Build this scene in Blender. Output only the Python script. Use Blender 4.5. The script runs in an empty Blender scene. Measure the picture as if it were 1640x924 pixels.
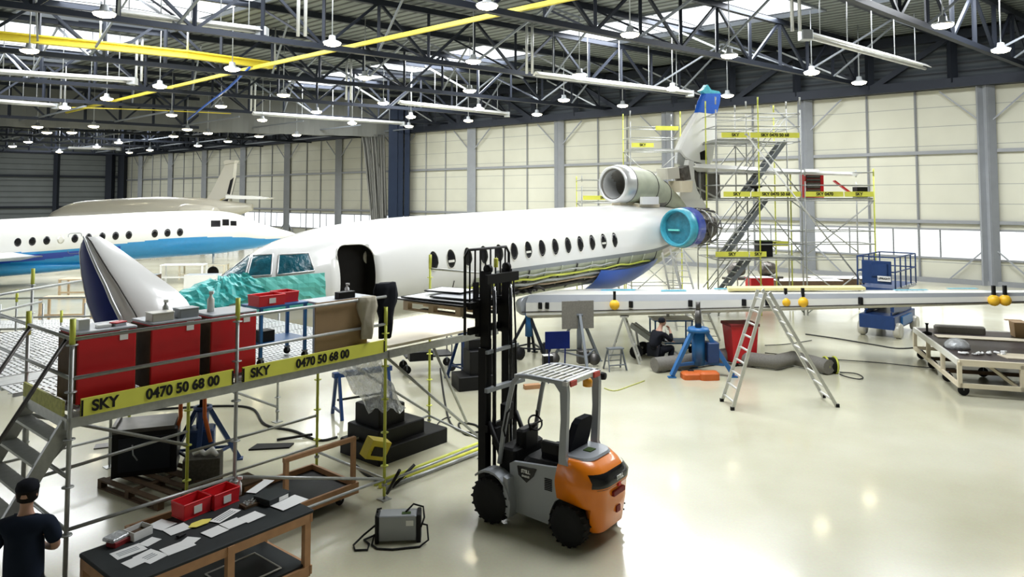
import bpy, bmesh, math, random
from mathutils import Vector, Matrix
from mathutils.bvhtree import BVHTree
random.seed(7)
S = bpy.context.scene
COL = S.collection
PI = math.pi
# ---------------------------------------------------------------- camera, world, exposure
F = 1150.0; HC = 4.6; PITCH = math.radians(3.0); YP = 315 - F*math.tan(PITCH)
cam_d = bpy.data.cameras.new('camera'); cam = bpy.data.objects.new('camera', cam_d); COL.objects.link(cam)
cam.location = (0, 0, HC); cam.rotation_euler = (PI/2 + PITCH, 0, 0)
cam_d.sensor_fit = 'HORIZONTAL'; cam_d.sensor_width = 36; cam_d.lens = 36*F/1640
cam_d.shift_y = (YP-462)/1640; cam_d.clip_end = 400
S.camera = cam
S.view_settings.view_transform = 'Standard'; S.view_settings.look = 'None'
S.view_settings.gamma = 1; S.view_settings.use_curve_mapping = False
S.view_settings.exposure = -0.06
W = bpy.data.worlds.new('sky'); S.world = W; W.use_nodes = True
bg = W.node_tree.nodes['Background']; bg.inputs[0].default_value = (0.93, 0.97, 1.0, 1); bg.inputs[1].default_value = 1.9
SKYLIGHT_W = 2600

def area(name, loc, sx, sy, power, rot=(0, 0, 0), col=(1, 1, 1)):
    d = bpy.data.lights.new(name, 'AREA'); d.shape = 'RECTANGLE'; d.size = sx; d.size_y = sy; d.energy = power; d.color = col
    o = bpy.data.objects.new(name, d); COL.objects.link(o); o.location = loc; o.rotation_euler = rot
    return o

# ---------------------------------------------------------------- pixel -> world, hangar frame
def ray(x, y):
    cx = (x-820)/F; cy = -(y-YP)/F
    return cx, math.cos(PITCH)-math.sin(PITCH)*cy, math.sin(PITCH)+math.cos(PITCH)*cy
def G(x, y, h=0.0):
    a, b, c = ray(x, y); t = (h-HC)/c
    return Vector((a*t, b*t, h))
def P(x, y, Y):
    a, b, c = ray(x, y); t = Y/b
    return Vector((a*t, Y, HC+c*t))
WN = math.hypot(1.2, 1)
def Wt(t, z=0): return Vector((21.9+1.2*t, 40-t, z))      # points of the far long wall
def TB(u=1.25): v = Vector((-u, -1, 0)); return v.normalized()
def R(t, q, z=0, u=1.25): return Wt(t, z) + TB(u)*q
WANG = math.atan2(-1, 1.2)                                 # heading of the wall towards the right

# ---------------------------------------------------------------- materials
MATS = {}
def mat(name, col, rough=0.5, metal=0.0, var=0.06, scale=6.0, emit=None, alpha=None, coat=0.0, bump=0.0, trans=0.0):
    m = bpy.data.materials.new(name); m.use_nodes = True; nt = m.node_tree; b = nt.nodes['Principled BSDF']
    c = tuple(col)+(1,)
    if var > 0:
        tc = nt.nodes.new('ShaderNodeTexCoord'); no = nt.nodes.new('ShaderNodeTexNoise'); no.inputs['Scale'].default_value = scale
        no.inputs['Detail'].default_value = 4
        mx = nt.nodes.new('ShaderNodeMix'); mx.data_type = 'RGBA'
        mx.inputs[6].default_value = tuple(max(0, v*(1-var)) for v in col)+(1,)
        mx.inputs[7].default_value = tuple(min(1, v*(1+var)) for v in col)+(1,)
        nt.links.new(tc.outputs['Object'], no.inputs['Vector']); nt.links.new(no.outputs['Fac'], mx.inputs[0])
        nt.links.new(mx.outputs[2], b.inputs['Base Color'])
        if bump:
            bp = nt.nodes.new('ShaderNodeBump'); bp.inputs['Strength'].default_value = bump; bp.inputs['Distance'].default_value = 0.05
            nt.links.new(no.outputs['Fac'], bp.inputs['Height']); nt.links.new(bp.outputs[0], b.inputs['Normal'])
    else: b.inputs['Base Color'].default_value = c
    b.inputs['Roughness'].default_value = rough; b.inputs['Metallic'].default_value = metal
    b.inputs['Coat Weight'].default_value = coat
    if max(col) < .11 and rough > .3: b.inputs['Specular IOR Level'].default_value = .18
    if trans: b.inputs['Transmission Weight'].default_value = trans
    if emit:
        b.inputs['Emission Color'].default_value = tuple(emit[0])+(1,); b.inputs['Emission Strength'].default_value = emit[1]
    if alpha is not None: b.inputs['Alpha'].default_value = alpha
    MATS[name] = m; return m
def stripes(name, c1, c2, axis, period, duty, rough=0.5, metal=0.0, frame=0.0, bump=0.0, noise=0.05):
    """two-colour stripes along a world axis turned by frame"""
    m = bpy.data.materials.new(name); m.use_nodes = True; nt = m.node_tree; b = nt.nodes['Principled BSDF']
    g = nt.nodes.new('ShaderNodeNewGeometry'); vr = nt.nodes.new('ShaderNodeVectorRotate'); vr.rotation_type = 'Z_AXIS'
    vr.inputs['Angle'].default_value = -frame; nt.links.new(g.outputs['Position'], vr.inputs['Vector'])
    sx = nt.nodes.new('ShaderNodeSeparateXYZ'); nt.links.new(vr.outputs[0], sx.inputs[0])
    def mth(op, a, bv=None):
        n = nt.nodes.new('ShaderNodeMath'); n.operation = op
        if hasattr(a, 'links'): nt.links.new(a, n.inputs[0])
        else: n.inputs[0].default_value = a
        if bv is not None: n.inputs[1].default_value = bv
        return n.outputs[0]
    v = mth('FRACT', mth('DIVIDE', sx.outputs['XYZ'.index(axis)], period))
    f = mth('LESS_THAN', v, duty)
    no = nt.nodes.new('ShaderNodeTexNoise'); no.inputs['Scale'].default_value = 0.7; nt.links.new(g.outputs['Position'], no.inputs['Vector'])
    mx = nt.nodes.new('ShaderNodeMix'); mx.data_type = 'RGBA'; mx.inputs[6].default_value = tuple(c1)+(1,); mx.inputs[7].default_value = tuple(c2)+(1,)
    nt.links.new(f, mx.inputs[0])
    m2 = nt.nodes.new('ShaderNodeMix'); m2.data_type = 'RGBA'; m2.blend_type = 'MULTIPLY'; m2.inputs[0].default_value = 1
    cr = nt.nodes.new('ShaderNodeMapRange'); cr.inputs[3].default_value = 1-noise*2; cr.inputs[4].default_value = 1
    nt.links.new(no.outputs['Fac'], cr.inputs[0]); nt.links.new(mx.outputs[2], m2.inputs[6]); nt.links.new(cr.outputs[0], m2.inputs[7])
    nt.links.new(m2.outputs[2], b.inputs['Base Color'])
    if bump:
        w = mth('SINE', mth('MULTIPLY', sx.outputs['XYZ'.index(axis)], 2*PI/period))
        bp = nt.nodes.new('ShaderNodeBump'); bp.inputs['Strength'].default_value = bump; bp.inputs['Distance'].default_value = 0.06
        nt.links.new(w, bp.inputs['Height']); nt.links.new(bp.outputs[0], b.inputs['Normal'])
    b.inputs['Roughness'].default_value = rough; b.inputs['Metallic'].default_value = metal
    MATS[name] = m; return m

M = MATS
mat('dark_steel', (.022, .026, .036), .45, .2)
mat('navy_steel', (.018, .028, .055), .4, .2)
mat('grey_steel', (.20, .22, .245), .5, .2)
mat('light_steel', (.42, .44, .45), .4, .4)
mat('galv', (.42, .43, .42), .42, .55, .25, 14)
mat('alu', (.62, .63, .63), .35, .6, .1)
mat('chrome', (.75, .76, .78), .15, 1, 0)
mat('yellowgreen', (.62, .66, .10), .45, .1, .12)
mat('crane_yellow', (.82, .68, .06), .45, .1)
mat('toe_yellow', (.86, .86, .12), .5, 0, .05)
mat('toe_dirty', (.42, .42, .12), .7, 0, .5, 20)
mat('black', (.012, .012, .013), .5, 0, .2)
mat('black_gloss', (.010, .010, .012), .2, 0, 0, coat=.3)
mat('rubber', (.018, .018, .019), .75, 0, .2, bump=.3)
mat('black_fabric', (.010, .011, .016), .9, 0, .3)
mat('navy_fabric', (.010, .016, .032), .85, 0, .3)
mat('beige_fabric', (.46, .42, .33), .9, 0, .2)
mat('white_paint', (.86, .86, .84), .22, 0, .02, 1, coat=.4)
mat('cream_paint', (.80, .79, .73), .3, 0, .05, 1, coat=.3)
mat('green_primer', (.44, .47, .36), .5, .1, .25, 3)
mat('grey_paint', (.26, .28, .30), .4, .2, .06)
mat('lift_grey', (.36, .38, .41), .4, .2, .04)
mat('orange', (.92, .235, .004), .3, 0, .03, coat=.4)
mat('red', (.60, .008, .015), .45, 0, .08)
mat('red_bright', (.72, .02, .03), .4, 0, .05)
mat('dark_red', (.22, .008, .010), .6, 0, .1)
mat('blue_paint', (.012, .045, .16), .4, 0, .2)
mat('jack_blue', (.015, .13, .36), .4, 0, .12)
mat('bright_blue', (.015, .10, .50), .35, 0, .1)
mat('sky_blue', (.02, .28, .62), .3, 0, .1, coat=.3)
mat('royal_blue', (.008, .05, .40), .3, 0, .1, coat=.3)
mat('radome_blue', (.003, .012, .12), .5, 0, .3, 3)
M['radome_blue'].node_tree.nodes['Principled BSDF'].inputs['Specular IOR Level'].default_value = .15
mat('teal', (.06, .50, .48), .4, 0, .5, 7, bump=.6)
mat('mint', (.16, .66, .58), .42, 0, .18, 4, bump=.3)
mat('teal_dark', (.01, .10, .14), .25, 0, .9, 5, bump=.8)
mat('film_deep', (.02, .17, .24), .35, 0, .5, 6, bump=.4)
mat('film_blue', (.06, .36, .48), .3, 0, .4, 6, bump=.4)
mat('wood', (.62, .47, .31), .6, 0, .15, 5)
mat('wood_pale', (.74, .66, .50), .6, 0, .08, 5)
mat('wood_orange', (.47, .25, .12), .6, 0, .25, 8)
mat('wood_dark', (.10, .065, .04), .75, 0, .4, 8)
mat('ply', (.80, .72, .55), .5, 0, .06, 4)
mat('table_black', (.028, .032, .034), .55, 0, .4, 3)
mat('table_brown', (.055, .042, .040), .35, 0, .3, 3)
mat('paper', (.86, .86, .85), .6, 0, 0)
mat('paper_yellow', (.86, .75, .15), .6, 0, 0)
mat('cardboard', (.36, .24, .13), .8, 0, .12, 5)
mat('steel_dark_metal', (.10, .095, .09), .4, .6, .5, 5)
mat('engine_metal', (.13, .12, .11), .4, .7, .9, 7, bump=.8)
mat('skin', (.50, .28, .20), .5, 0, .05)
mat('hair', (.012, .009, .008), .7, 0, .3)
mat('window_dark', (.012, .012, .014), .15, 0, 0)
mat('interior_dark', (.010, .009, .008), .9, 0, .3)
mat('orange_ball', (.95, .55, .03), .4, 0, .05)
mat('hose_grey', (.20, .19, .17), .8, 0, .3, 30)
mat('hose_dark', (.035, .035, .035), .7, 0, .2)
mat('orange_strap', (.60, .13, .02), .6, 0, .2)
mat('green_bag', (.06, .10, .03), .8, 0, .3)
mat('concrete', (.085, .08, .07), .9, 0, .5, 25)
mat('curtain', (.20, .20, .185), .8, 0, .12, 2)
mat('header_cloth', (.17, .175, .165), .8, 0, .15, .4)
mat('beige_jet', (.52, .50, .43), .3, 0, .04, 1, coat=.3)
mat('gold', (.45, .36, .08), .4, .2, 0)
mat('lamp_glass', (1, .96, .85), .3, 0, 0, emit=((1, .88, .58), 26))
mat('beacon', (.8, .35, .03), .2, 0, 0)
mat('tail_light', (.55, .02, .01), .3, 0, 0)
mat('yellow_pad', (.72, .65, .30), .8, 0, .15, 8)
mat('clear_film', (.66, .68, .70), .15, .3, .35, 9, alpha=.72, bump=1.0)
mat('yellow_case', (.62, .50, .02), .5, 0, .15)
mat('screen_glass', (.85, .9, .95), .05, 0, 0, alpha=.25)
mat('perf_metal', (.55, .56, .56), .4, .5, .1)
mat('ladder_alu', (.60, .60, .57), .45, .35, .15, 10)
mat('wall_rail', (.24, .25, .265), .5, .1)
mat('column_grey', (.26, .275, .30), .5, .1, .12, 2)
mat('tape_black', (.02, .02, .02), .6, 0, 0)
# sheet wall: cream panels with thin dark joints
stripes('wall_cream', (.56, .555, .465), (.30, .31, .29), 'Z', 1.05, .035, .6, noise=.08)
stripes('wall_slat', (.17, .19, .19), (.05, .06, .065), 'Z', .75, .12, .6, noise=.12, bump=.3)
stripes('clad_dark', (.070, .085, .10), (.025, .03, .04), 'Z', .45, .25, .6, noise=.2, bump=.5)
stripes('deck', (.21, .235, .225), (.045, .052, .052), 'Y', .55, .34, .6, .0, frame=WANG, bump=.8, noise=.2)
# skylight glazing lets daylight through
def glazing():
    m = bpy.data.materials.new('glazing'); m.use_nodes = True; nt = m.node_tree; nt.nodes.clear()
    o = nt.nodes.new('ShaderNodeOutputMaterial'); a = nt.nodes.new('ShaderNodeBsdfTransparent'); b = nt.nodes.new('ShaderNodeBsdfTranslucent')
    x = nt.nodes.new('ShaderNodeMixShader'); x.inputs[0].default_value = .1; b.inputs[0].default_value = (.9, .95, 1, 1)
    nt.links.new(a.outputs[0], x.inputs[1]); nt.links.new(b.outputs[0], x.inputs[2]); nt.links.new(x.outputs[0], o.inputs[0]); M['glazing'] = m
glazing()
def floor_mat():
    m = bpy.data.materials.new('epoxy_floor'); m.use_nodes = True; nt = m.node_tree; b = nt.nodes['Principled BSDF']
    g = nt.nodes.new('ShaderNodeNewGeometry')
    n1 = nt.nodes.new('ShaderNodeTexNoise'); n1.inputs['Scale'].default_value = .35; n1.inputs['Detail'].default_value = 6
    n2 = nt.nodes.new('ShaderNodeTexNoise'); n2.inputs['Scale'].default_value = 30; n2.inputs['Detail'].default_value = 4
    for n in (n1, n2): nt.links.new(g.outputs['Position'], n.inputs['Vector'])
    mx = nt.nodes.new('ShaderNodeMix'); mx.data_type = 'RGBA'; mx.inputs[6].default_value = (.55, .525, .375, 1); mx.inputs[7].default_value = (.68, .665, .525, 1)
    mr = nt.nodes.new('ShaderNodeMapRange'); mr.inputs[1].default_value = .3; mr.inputs[2].default_value = .7
    nt.links.new(n1.outputs['Fac'], mr.inputs[0]); nt.links.new(mr.outputs[0], mx.inputs[0])
    m2 = nt.nodes.new('ShaderNodeMix'); m2.data_type = 'RGBA'; m2.blend_type = 'MULTIPLY'; m2.inputs[0].default_value = .18
    nt.links.new(mx.outputs[2], m2.inputs[6]); nt.links.new(n2.outputs['Color'], m2.inputs[7]); nt.links.new(m2.outputs[2], b.inputs['Base Color'])
    r = nt.nodes.new('ShaderNodeMapRange'); r.inputs[3].default_value = .13; r.inputs[4].default_value = .30
    nt.links.new(n1.outputs['Fac'], r.inputs[0]); nt.links.new(r.outputs[0], b.inputs['Roughness'])
    b.inputs['Coat Weight'].default_value = .3; b.inputs['Coat Roughness'].default_value = .08
    M['epoxy_floor'] = m
floor_mat()

# ---------------------------------------------------------------- mesh builder
def frame_of(d):
    d = d.normalized(); up = Vector((0, 0, 1))
    if abs(d.z) > .95: up = Vector((1, 0, 0))
    s = d.cross(up).normalized(); u = s.cross(d).normalized()
    return s, u
class MB:
    def __init__(s): s.v = []; s.f = []; s.m = []; s.mi = 0; s.sm = []
    def add(s, vs, fs, smooth=False):
        b = len(s.v); s.v += [Vector(v) for v in vs]
        for f in fs: s.f.append([i+b for i in f]); s.m.append(s.mi); s.sm.append(smooth)
        return s
    def box(s, x0, x1, y0, y1, z0, z1, rot=0, tilt=None):
        vs = [Vector((x, y, z)) for z in (z0, z1) for y in (y0, y1) for x in (x0, x1)]
        if rot:
            c = Vector(((x0+x1)/2, (y0+y1)/2, 0)); r = Matrix.Rotation(rot, 3, 'Z'); vs = [r @ (v-c)+c for v in vs]
        return s.add(vs, [(0, 2, 3, 1), (4, 5, 7, 6), (0, 1, 5, 4), (2, 6, 7, 3), (0, 4, 6, 2), (1, 3, 7, 5)])
    def rbox(s, x0, x1, y0, y1, z0, z1, r=.02, n=3):
        """box with rounded vertical corners and a small top chamfer"""
        r = min(r, (x1-x0)/2.01, (y1-y0)/2.01)
        pts = []
        for cx, cy, a0 in ((x1-r, y1-r, 0), (x0+r, y1-r, 90), (x0+r, y0+r, 180), (x1-r, y0+r, 270)):
            for k in range(n+1):
                a = math.radians(a0+90*k/n); pts.append((cx+r*math.cos(a), cy+r*math.sin(a)))
        cx, cy = (x0+x1)/2, (y0+y1)/2; c = min(r*.5, (z1-z0)*.3)
        def sc(k): return [(cx+(p[0]-cx)*(1-2*k/(x1-x0)), cy+(p[1]-cy)*(1-2*k/(y1-y0))) for p in pts]
        L = [[(a, b, z0) for a, b in pts], [(a, b, z1-c) for a, b in pts], [(a, b, z1) for a, b in sc(c)]]
        return s.loft(L, True, True)
    def bar(s, p, q, w=.1, h=None, roll=None):
        p = Vector(p); q = Vector(q); h = h or w; a, u = frame_of(q-p)
        vs = [e+a*(i*w/2)+u*(j*h/2) for e in (p, q) for i, j in ((-1, -1), (1, -1), (1, 1), (-1, 1))]
        return s.add(vs, [(0, 1, 2, 3), (7, 6, 5, 4), (0, 4, 5, 1), (1, 5, 6, 2), (2, 6, 7, 3), (3, 7, 4, 0)])
    def tube(s, p, q, r=.025, n=8, r2=None):
        p = Vector(p); q = Vector(q); a, u = frame_of(q-p); r2 = r if r2 is None else r2
        vs = [e+(a*math.cos(2*PI*k/n)+u*math.sin(2*PI*k/n))*rr for e, rr in ((p, r), (q, r2)) for k in range(n)]
        s.add(vs, [(k, (k+1) % n, n+(k+1) % n, n+k) for k in range(n)], True)
        b = len(s.v)-2*n
        s.f += [[b+n-1-k for k in range(n)], [b+n+k for k in range(n)]]; s.m += [s.mi]*2; s.sm += [False]*2
        return s
    def loft(s, L, closed=True, caps=True, smooth=False, mfun=None):
        n = len(L[0]); b = len(s.v); s.v += [Vector(v) for r in L for v in r]
        for i in range(len(L)-1):
            for k in range(n if closed else n-1):
                k2 = (k+1) % n; s.f.append([b+i*n+k, b+i*n+k2, b+(i+1)*n+k2, b+(i+1)*n+k]); s.sm.append(smooth)
                s.m.append(mfun(i, k) if mfun else s.mi)
        if caps and closed:
            s.f += [[b+n-1-k for k in range(n)], [b+(len(L)-1)*n+k for k in range(n)]]; s.m += [s.mi]*2; s.sm += [False]*2
        return s
    def path(s, pts, r=.02, n=7, closed=False):
        pts = [Vector(p) for p in pts]; L = []; m = len(pts)
        for i, p in enumerate(pts):
            d = (pts[(i+1) % m]-pts[i-1]) if closed else (pts[min(i+1, m-1)]-pts[max(i-1, 0)])
            a, u = frame_of(d); rr = r[i] if isinstance(r, (list, tuple)) else r
            L.append([p+(a*math.cos(2*PI*k/n)+u*math.sin(2*PI*k/n))*rr for k in range(n)])
        if closed: L.append(L[0]); return s.loft(L, True, False, True)
        return s.loft(L, True, True, True)
    def lathe(s, prof, c=(0, 0, 0), axis='Z', n=24, smooth=True):
        """prof = [(r, h)...] around axis"""
        c = Vector(c); L = []
        for r, h in prof:
            ring = []
            for k in range(n):
                a = 2*PI*k/n; u, v = r*math.cos(a), r*math.sin(a)
                ring.append(c+Vector((u, v, h) if axis == 'Z' else ((u, h, v) if axis == 'Y' else (h, u, v))))
            L.append(ring)
        return s.loft(L, True, True, smooth)
    def prism(s, poly, y0, y1, plane='XZ'):
        n = len(poly)
        f3 = (lambda a, b, c: (a, c, b)) if plane == 'XZ' else ((lambda a, b, c: (c, a, b)) if plane == 'YZ' else (lambda a, b, c: (a, b, c)))
        return s.loft([[f3(a, b, y0) for a, b in poly], [f3(a, b, y1) for a, b in poly]])
    def build(s, name, mats, parent=None):
        me = bpy.data.meshes.new(name); me.from_pydata(s.v, [], s.f)
        if not isinstance(mats, (list, tuple)): mats = [mats]
        for m in mats: me.materials.append(M[m])
        me.polygons.foreach_set('material_index', s.m); me.polygons.foreach_set('use_smooth', s.sm)
        bm = bmesh.new(); bm.from_mesh(me); bmesh.ops.recalc_face_normals(bm, faces=bm.faces); bm.to_mesh(me); bm.free()
        me.update()
        o = bpy.data.objects.new(name, me); COL.objects.link(o)
        if parent: o.parent = parent
        return o
def mb(): return MB()
def thing(name, label, cat, loc=(0, 0, 0), rz=0, group=None):
    o = bpy.data.objects.new(name, None); COL.objects.link(o); o.location = loc; o.rotation_euler = (0, 0, rz)
    o.empty_display_size = .2; o['label'] = label; o['category'] = cat
    if group: o['group'] = group
    return o
def tag(o, label, cat, group=None, kind=None, loc=None, rz=None):
    o['label'] = label; o['category'] = cat
    if group: o['group'] = group
    if kind: o['kind'] = kind
    if loc is not None: o.location = loc
    if rz is not None: o.rotation_euler = (0, 0, rz)
    return o
def struct(o): o['kind'] = 'structure'; return o
def copy_tree(o, parent=None, label=None):
    c = o.copy(); COL.objects.link(c)
    if parent: c.parent = parent
    if label: c['label'] = label
    for ch in list(o.children): copy_tree(ch, c)
    return c
def text(s, size, loc, rot, m, parent, ext=.004, name='lettering', align='CENTER', sx=1):
    cu = bpy.data.curves.new(name, 'FONT'); cu.body = s; cu.size = size; cu.extrude = ext; cu.align_x = align; cu.align_y = 'CENTER'
    cu.materials.append(M[m]); cu.offset = size*.03
    o = bpy.data.objects.new(name, cu); COL.objects.link(o); o.location = loc; o.rotation_euler = rot; o.scale = (sx, 1, 1)
    bpy.context.view_layer.update(); dg = bpy.context.evaluated_depsgraph_get(); me = bpy.data.meshes.new_from_object(o.evaluated_get(dg))
    bpy.data.objects.remove(o); me.materials.clear(); me.materials.append(M[m])
    o = bpy.data.objects.new(name, me); COL.objects.link(o); o.location = loc; o.rotation_euler = rot; o.scale = (sx, 1, 1)
    if parent: o.parent = parent
    return o
def caster(parent, x, y, r=.08, m='rubber', name='caster', rot=0):
    b = mb(); b.box(x-.03, x+.03, y-.035, y+.035, 2*r, 2*r+.02); b.bar((x, y-.03, r), (x, y-.03, 2*r), .02); b.bar((x, y+.03, r), (x, y+.03, 2*r), .02)
    o = b.build(name, 'grey_steel', parent)
    w = mb().lathe([(.02, -.018), (r*.8, -.02), (r, -.014), (r, .014), (r*.8, .02), (.02, .018)], (x, y, r), 'Y', 16).build('wheel', m, o)
    return o

# ================================================================ SETTING
T0, T1 = -66, 14
TC = 44
fl = mb().box(-95, 60, -8, 112, -.2, 0).build('floor', 'epoxy_floor'); struct(fl)
# far long wall: lower slab, upper slab, cladding above the eaves
def wallslab(name, t0, t1, z0, z1, m, off=0.0, th=.2):
    a = Wt(t0); b = Wt(t1); n = Vector((1, 1.2, 0)).normalized()
    vs = []
    for z in (z0, z1):
        for k in (off, off+th):
            for p in (a, b): vs.append((p+n*k+Vector((0, 0, z))))
    o = mb().add(vs, [(0, 1, 3, 2), (4, 6, 7, 5), (0, 4, 5, 1), (2, 3, 7, 6), (0, 2, 6, 4), (1, 5, 7, 3)]).build(name, m)
    return struct(o)
wallslab('wall_back_lower', T0, T1, 0, 1.3, 'wall_cream')
wallslab('wall_back_upper', T0, T1, 2.85, 10.4, 'wall_cream')
wallslab('wall_back_cladding', T0, T1, 10.4, 13.6, 'clad_dark')
COLS = [2.5-5.87*k for k in range(-1, 12)]
wi = 0
for k in range(len(COLS)-1):
    ta, tb = COLS[k], COLS[k+1]; wi += 1
    fr = mb(); n = Vector((-1, -1.2, 0)).normalized()*.03
    for z in (1.3, 2.85): fr.bar(Wt(ta, z)+n, Wt(tb, z)+n, .1, .1)
    for j in (1, 2, 3): t = ta+(tb-ta)*j/4; fr.bar(Wt(t, 1.3), Wt(t, 2.85), .06)
    f = struct(fr.build('window_%d' % wi, 'wall_rail'))
    a, b = Wt(ta, 1.3), Wt(tb, 1.3); d = -n*4; up = Vector((0, 0, 1.55))
    mb().add([a+d, b+d, b+d+up, a+d+up], [(0, 1, 2, 3)]).build('window_pane', 'glazing', f)
struct(mb().bar(Wt(T1, .12)-Vector((.1, .12, 0)), Wt(T0, .12)-Vector((.1, .12, 0)), .3, .24).build('baseboard_back', 'wall_rail'))
n = Vector((-1, -1.2, 0)).normalized()
tn = 0
for t in COLS:                                   # wall columns with knee braces
    tn += 1
    c = mb(); p = Wt(t)+n*.25
    along = Vector((1.2, -1, 0)).normalized()
    for s_ in (-.22, .22): c.bar(p+along*s_, p+along*s_+Vector((0, 0, 10.4)), .14, .4)
    c.bar(p+n*.05, p+n*.05+Vector((0, 0, 10.4)), .3, .12)
    for s_ in (-1, 1):
        c.bar(p+along*s_*.3+Vector((0, 0, 8.6)), p+along*s_*2.1+Vector((0, 0, 10.3)), .07)
        c.bar(p+along*s_*.3+Vector((0, 0, 1.8)), p+along*s_*1.9+Vector((0, 0, .2)), .07)
    struct(c.build('trim_%d' % tn, 'column_grey'))
    tn += 1
    m_ = mb()
    for fr_ in (.36, .63):
        q = Wt(t-5.87*fr_)+n*.06; m_.bar(q, q+Vector((0, 0, 10.4)), .09)
    struct(m_.build('trim_%d' % tn, 'wall_rail'))
for z in (3.25, 7.0):
    tn += 1; struct(mb().bar(Wt(T1, z)+n*.12, Wt(T0, z)+n*.12, .1, .18).build('trim_%d' % tn, 'wall_rail'))
# eaves girder in front of the back wall
def girder(name, p_of, a, b, z0, z1, step, m='dark_steel', w=.35):
    g = mb(); g.bar(p_of(a, z0), p_of(b, z0), w*.8, w); g.bar(p_of(a, z1), p_of(b, z1), w*.8, w)
    k = a; i = 0
    while k < b-step*.5:
        k2 = min(k+step, b); g.bar(p_of(k, z0), p_of(k, z1), w*.7)
        g.bar(p_of(k, z0 if i % 2 else z1), p_of(k2, z1 if i % 2 else z0), w*.6); k = k2; i += 1
    return g.build(name, m)
tn += 1; struct(girder('trim_%d' % tn, lambda t, z: Wt(t, z)+n*.5, -66, T1, 10.65, 13.2, 2.6, 'dark_steel', .5))
fw = mb().box(-70, 40, -7.7, -7.5, 0, 13.6).build('wall_front', 'wall_cream'); struct(fw)
a_, b_ = Wt(T1), Vector((39.5, -7.6, 0))
rw = mb().add([a_, b_, b_+Vector((0, 0, 13.6)), a_+Vector((0, 0, 13.6)), a_+Vector((.2, 0, 0)), b_+Vector((.2, 0, 0)), b_+Vector((.2, 0, 13.6)), a_+Vector((.2, 0, 13.6))], [(0, 1, 2, 3), (7, 6, 5, 4), (0, 3, 7, 4), (1, 5, 6, 2), (3, 2, 6, 7)]).build('wall_right', 'wall_cream'); struct(rw)
# far gable of the second hall: dark slatted wall
Lc = Wt(-65.4); ld = Vector((-1.2, -1, 0)).normalized()
def LW(q, z=0): return Vector((Lc.x, Lc.y, 0))+ld*q+Vector((0, 0, z))
nn = Vector((1, -1.2, 0)).normalized()
o = mb().add([LW(0, 0), LW(45, 0), LW(45, 13.6), LW(0, 13.6), LW(0, 0)-nn*.2, LW(45, 0)-nn*.2, LW(45, 13.6)-nn*.2, LW(0, 13.6)-nn*.2],
   [(0, 1, 2, 3), (7, 6, 5, 4), (0, 3, 7, 4), (1, 5, 6, 2), (3, 2, 6, 7)]).build('wall_left', 'wall_slat'); struct(o)
c = mb()
for q in (0.6, 2.2, 8.8, 17.3, 25, 33): c.bar(LW(q)+nn*.3, LW(q, 11)+nn*.3, .9 if q < 3 else .55)
for z in (3.2, 7.4, 10.6): c.bar(LW(0, z)+nn*.2, LW(42, z)+nn*.2, .25)
tn += 1; struct(c.build('trim_%d' % tn, 'dark_steel'))

# roof deck with skylight openings (cells in t,q)
SK = [(-25, -19.2, 9.0, 13.9), (-18.4, -10.6, 9.0, 13.9), (-7.8, .2, 9.0, 13.9), (1.2, 8, 9.0, 13.9),
      (-25, -17.4, 27.5, 34.5), (-16, -9, 27.5, 34.5), (-7, 0, 27.5, 34.5), (2, 9, 27.5, 34.5), (-45, -38, 12, 16), (-58, -51, 12, 16),
      (-16, -9, 44, 50), (-5, 2, 44, 50)]
ts = sorted({T0, TC, *[a for s_ in SK for a in s_[:2]]}); qs = sorted({0, 74, *[a for s_ in SK for a in s_[2:]]})
rf = mb(); Z0 = 13.6
def inside(t, q): return any(a < t < b and c_ < q < d for a, b, c_, d in SK)
for i in range(len(ts)-1):
    for j in range(len(qs)-1):
        t, q = (ts[i]+ts[i+1])/2, (qs[j]+qs[j+1])/2
        if inside(t, q): continue
        A = [R(ts[i], qs[j], Z0), R(ts[i+1], qs[j], Z0), R(ts[i+1], qs[j+1], Z0), R(ts[i], qs[j+1], Z0)]
        rf.add(A+[v+Vector((0, 0, .2)) for v in A], [(0, 1, 2, 3), (7, 6, 5, 4)])
struct(rf.build('ceiling', 'deck'))
for i, (a, b, c_, d) in enumerate(SK):
    wi += 1; f = mb(); cs = [R(a, c_, Z0), R(b, c_, Z0), R(b, d, Z0), R(a, d, Z0)]
    for k in range(4):
        f.bar(cs[k], cs[(k+1) % 4], .1, .2)
    for k in range(1, 4):
        t = a+(b-a)*k/6; pts = [R(t, c_+(d-c_)*j/8, Z0+.02+.12*math.sin(PI*j/8)) for j in range(9)]; f.path(pts, .02, 5)
    fo = struct(f.build('window_%d' % wi, 'grey_steel'))
    L = [[R(a+(b-a)*s_, c_+(d-c_)*j/8, Z0+.08+.12*math.sin(PI*j/8)) for j in range(9)] for s_ in (0, .5, 1)]
    mb().loft(L, False, False, True).build('window_pane', 'glazing', fo)
    ctr = R((a+b)/2, (c_+d)/2, Z0-.15)
    if i < 10:
        area('skylight_daylight', ctr, (b-a)*1.3, (d-c_)*.8, SKYLIGHT_W*((b-a)*(d-c_)/30)*(1 if c_ < 20 else .55), (0, 0, WANG), (.95, .98, 1)).data.cycles.is_portal = False

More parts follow.
